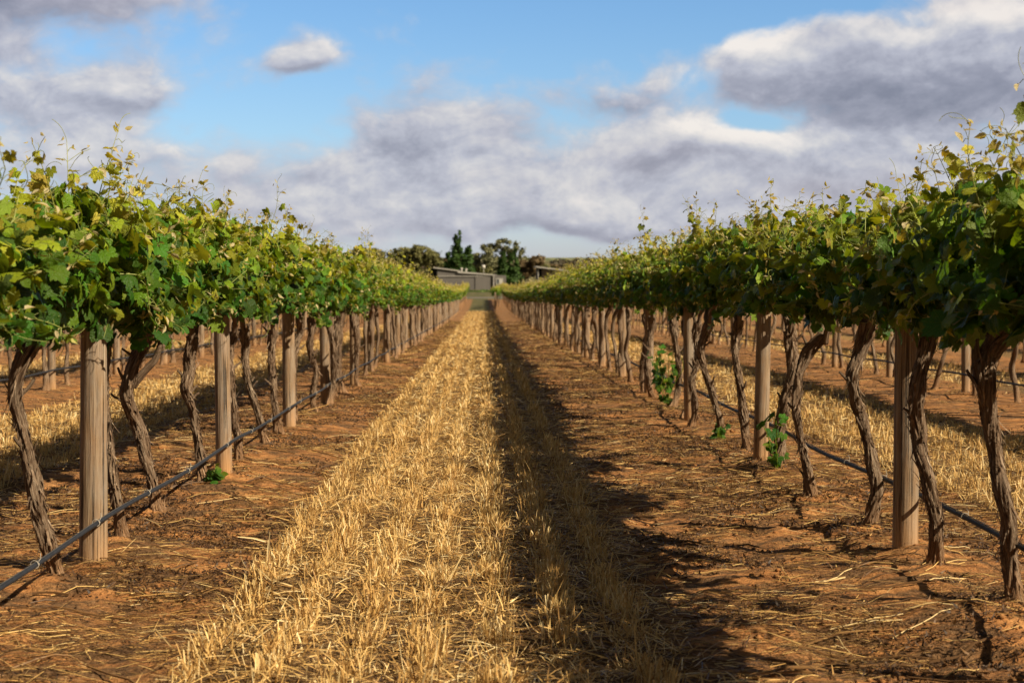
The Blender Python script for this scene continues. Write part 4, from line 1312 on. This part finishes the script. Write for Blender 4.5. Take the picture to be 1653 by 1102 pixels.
a = Acc(); prism_xz(a, [(X(706), Z(446.2)), (X(796), Z(446.2)), (X(796), Z(445.2)), (X(706), Z(445.2))], DS - .16, DS - .11); part('flashing', a, MR, shed)
a = Acc(); prism_xz(a, [(X(700), Z(432.8)), (X(741), Z(438)), (X(741), Z(436.2)), (X(700), Z(431))], DS - .3, DS + 9.6); part('roof', a, MR, shed)
a = Acc(); prism_xz(a, [(X(739), Z(440.5)), (X(802), Z(445)), (X(802), Z(443.3)), (X(739), Z(437.6))], DS - .3, DS + 9.6); part('roof', a, MR, shed)
a = Acc(); prism_xz(a, [(X(692), zb), (X(706) - .02, zb), (X(706) - .02, Z(434.6)), (X(692), Z(432))], DS + 1.6, DS + 8.8); part('lean_to', a, MD, shed)  # solid block, the shade inside is put into its black colour
a = Acc(); prism_xz(a, [(X(796) + .02, zb), (X(817), zb), (X(817), Z(444.6)), (X(796) + .02, Z(443.8))], DS - .35, DS + 5); part('annexe', a, MW, shed)
a = Acc(); box(a, X(796) + .02, X(796) + .16, DS - .41, DS - .355, zb, Z(444.2)); part('corner_trim', a, MR, shed)
a = Acc()
for (x0, x1, z0, z1) in ((X(800.5), X(812), Z(450.2), Z(449.3)), (X(800.5), X(812), Z(459.2), Z(458.3)), (X(800.5), X(801.3), Z(458.3), Z(450.2)), (X(811.2), X(812), Z(458.3), Z(450.2)), (X(805.8), X(806.6), Z(458.3), Z(450.2))):
    box(a, x0, x1, DS - .45, DS - .352, z0, z1)
wf = part('window', a, MWH, shed)
a = Acc(); box(a, X(801.3), X(805.8), DS - .40, DS - .355, Z(458.3), Z(450.2))
o = a.build('pane', MG, wf, False)
a = Acc(); box(a, X(806.6), X(811.2), DS - .41, DS - .355, Z(458.3), Z(450.2))
o = a.build('blind', MWH, wf, False)
for px_, py_ in ((745.2, 432), (752.5, 433.3)):
    a = Acc(); tube(a, np.array([(X(px_), DS + .6, Z(439)), (X(px_), DS + .6, Z(py_ + 1.8))]), .14, 10)
    tube(a, np.array([(X(px_), DS + .6, Z(py_ + 2.2)), (X(px_), DS + .6, Z(py_ + 1.2)), (X(px_), DS + .6, Z(py_))]), np.array([.24, .24, .05]), 12)
    part('roof_vent', a, MWH, shed, True)
a = Acc(); tube(a, np.array([(X(781), DS + .5, Z(442)), (X(781), DS + .5, Z(432))]), .04, 6)
tube(a, np.array([(X(780.4), DS + .35, Z(430.6)), (X(780.4), DS + .42, Z(430.6)), (X(780.4), DS + .52, Z(430.6))]), np.array([.36, .26, .04]), 14)
part('satellite_dish', a, MWH, shed, True)

DS2 = 270.0; K2 = DS2 / F_PX
X2 = lambda px: (px - VPX) * K2
Z2 = lambda py: EYE + (HOR - py) * K2
zb2 = float(gz(10, DS2)) - .4
sh2 = link('brown_shed', None, None, (X2(890), DS2, zb2))
tag(sh2, 'smaller brown shed with thin pale roof and dark open end, right of the path', 'shed')
a = Acc(); prism_xz(a, [(X2(875), zb2), (X2(922), zb2), (X2(922), Z2(439)), (X2(875), Z2(433.5))], DS2, DS2 + 8); part('wall', a, metal_mat('ribbed_brown_wall', (.17, .125, .095)), sh2)
a = Acc(); prism_xz(a, [(X2(868), zb2), (X2(875) - .02, zb2), (X2(875) - .02, Z2(433.4)), (X2(868), Z2(432.6))], DS2 + .9, DS2 + 8); part('open_bay', a, MD, sh2)  # no hollow here, the bay's inner shade is painted on a block
a = Acc(); prism_xz(a, [(X2(864.5), Z2(431.6)), (X2(925), Z2(439)), (X2(925), Z2(437)), (X2(864.5), Z2(429.6))], DS2 - .9, DS2 + 8.6); part('roof', a, MR, sh2)
a = Acc(); box(a, X2(868), X2(868) + .12, DS2 - .5, DS2 - .38, zb2, Z2(432.3)); part('pillar', a, MR, sh2)

# small white tank in front of the annexe
kk = 285 / F_PX; tx = (798.3 - VPX) * kk; tz = float(gz(tx, 285))
a = Acc()
zz = np.array([0, .05, .1, EYE + (HOR - 466) * kk - tz, EYE + (HOR - 464.7) * kk - tz, EYE + (HOR - 463.7) * kk - tz, EYE + (HOR - 463.2) * kk - tz])
tube(a, np.column_stack([0 * zz, 0 * zz, zz]), np.array([.26, .30, .30, .30, .26, .13, .10]), 20)
tk = a.build('water_tank', MWH); tk.location = (tx, 285, tz)
tag(tk, 'small upright white tank standing before the shed\'s windowed end', 'tank')
a = Acc(); tube(a, np.array([(0, 0, zz[-1]), (0, 0, zz[-1] + .10)]), .11, 12); a.build('lid', MG, tk)
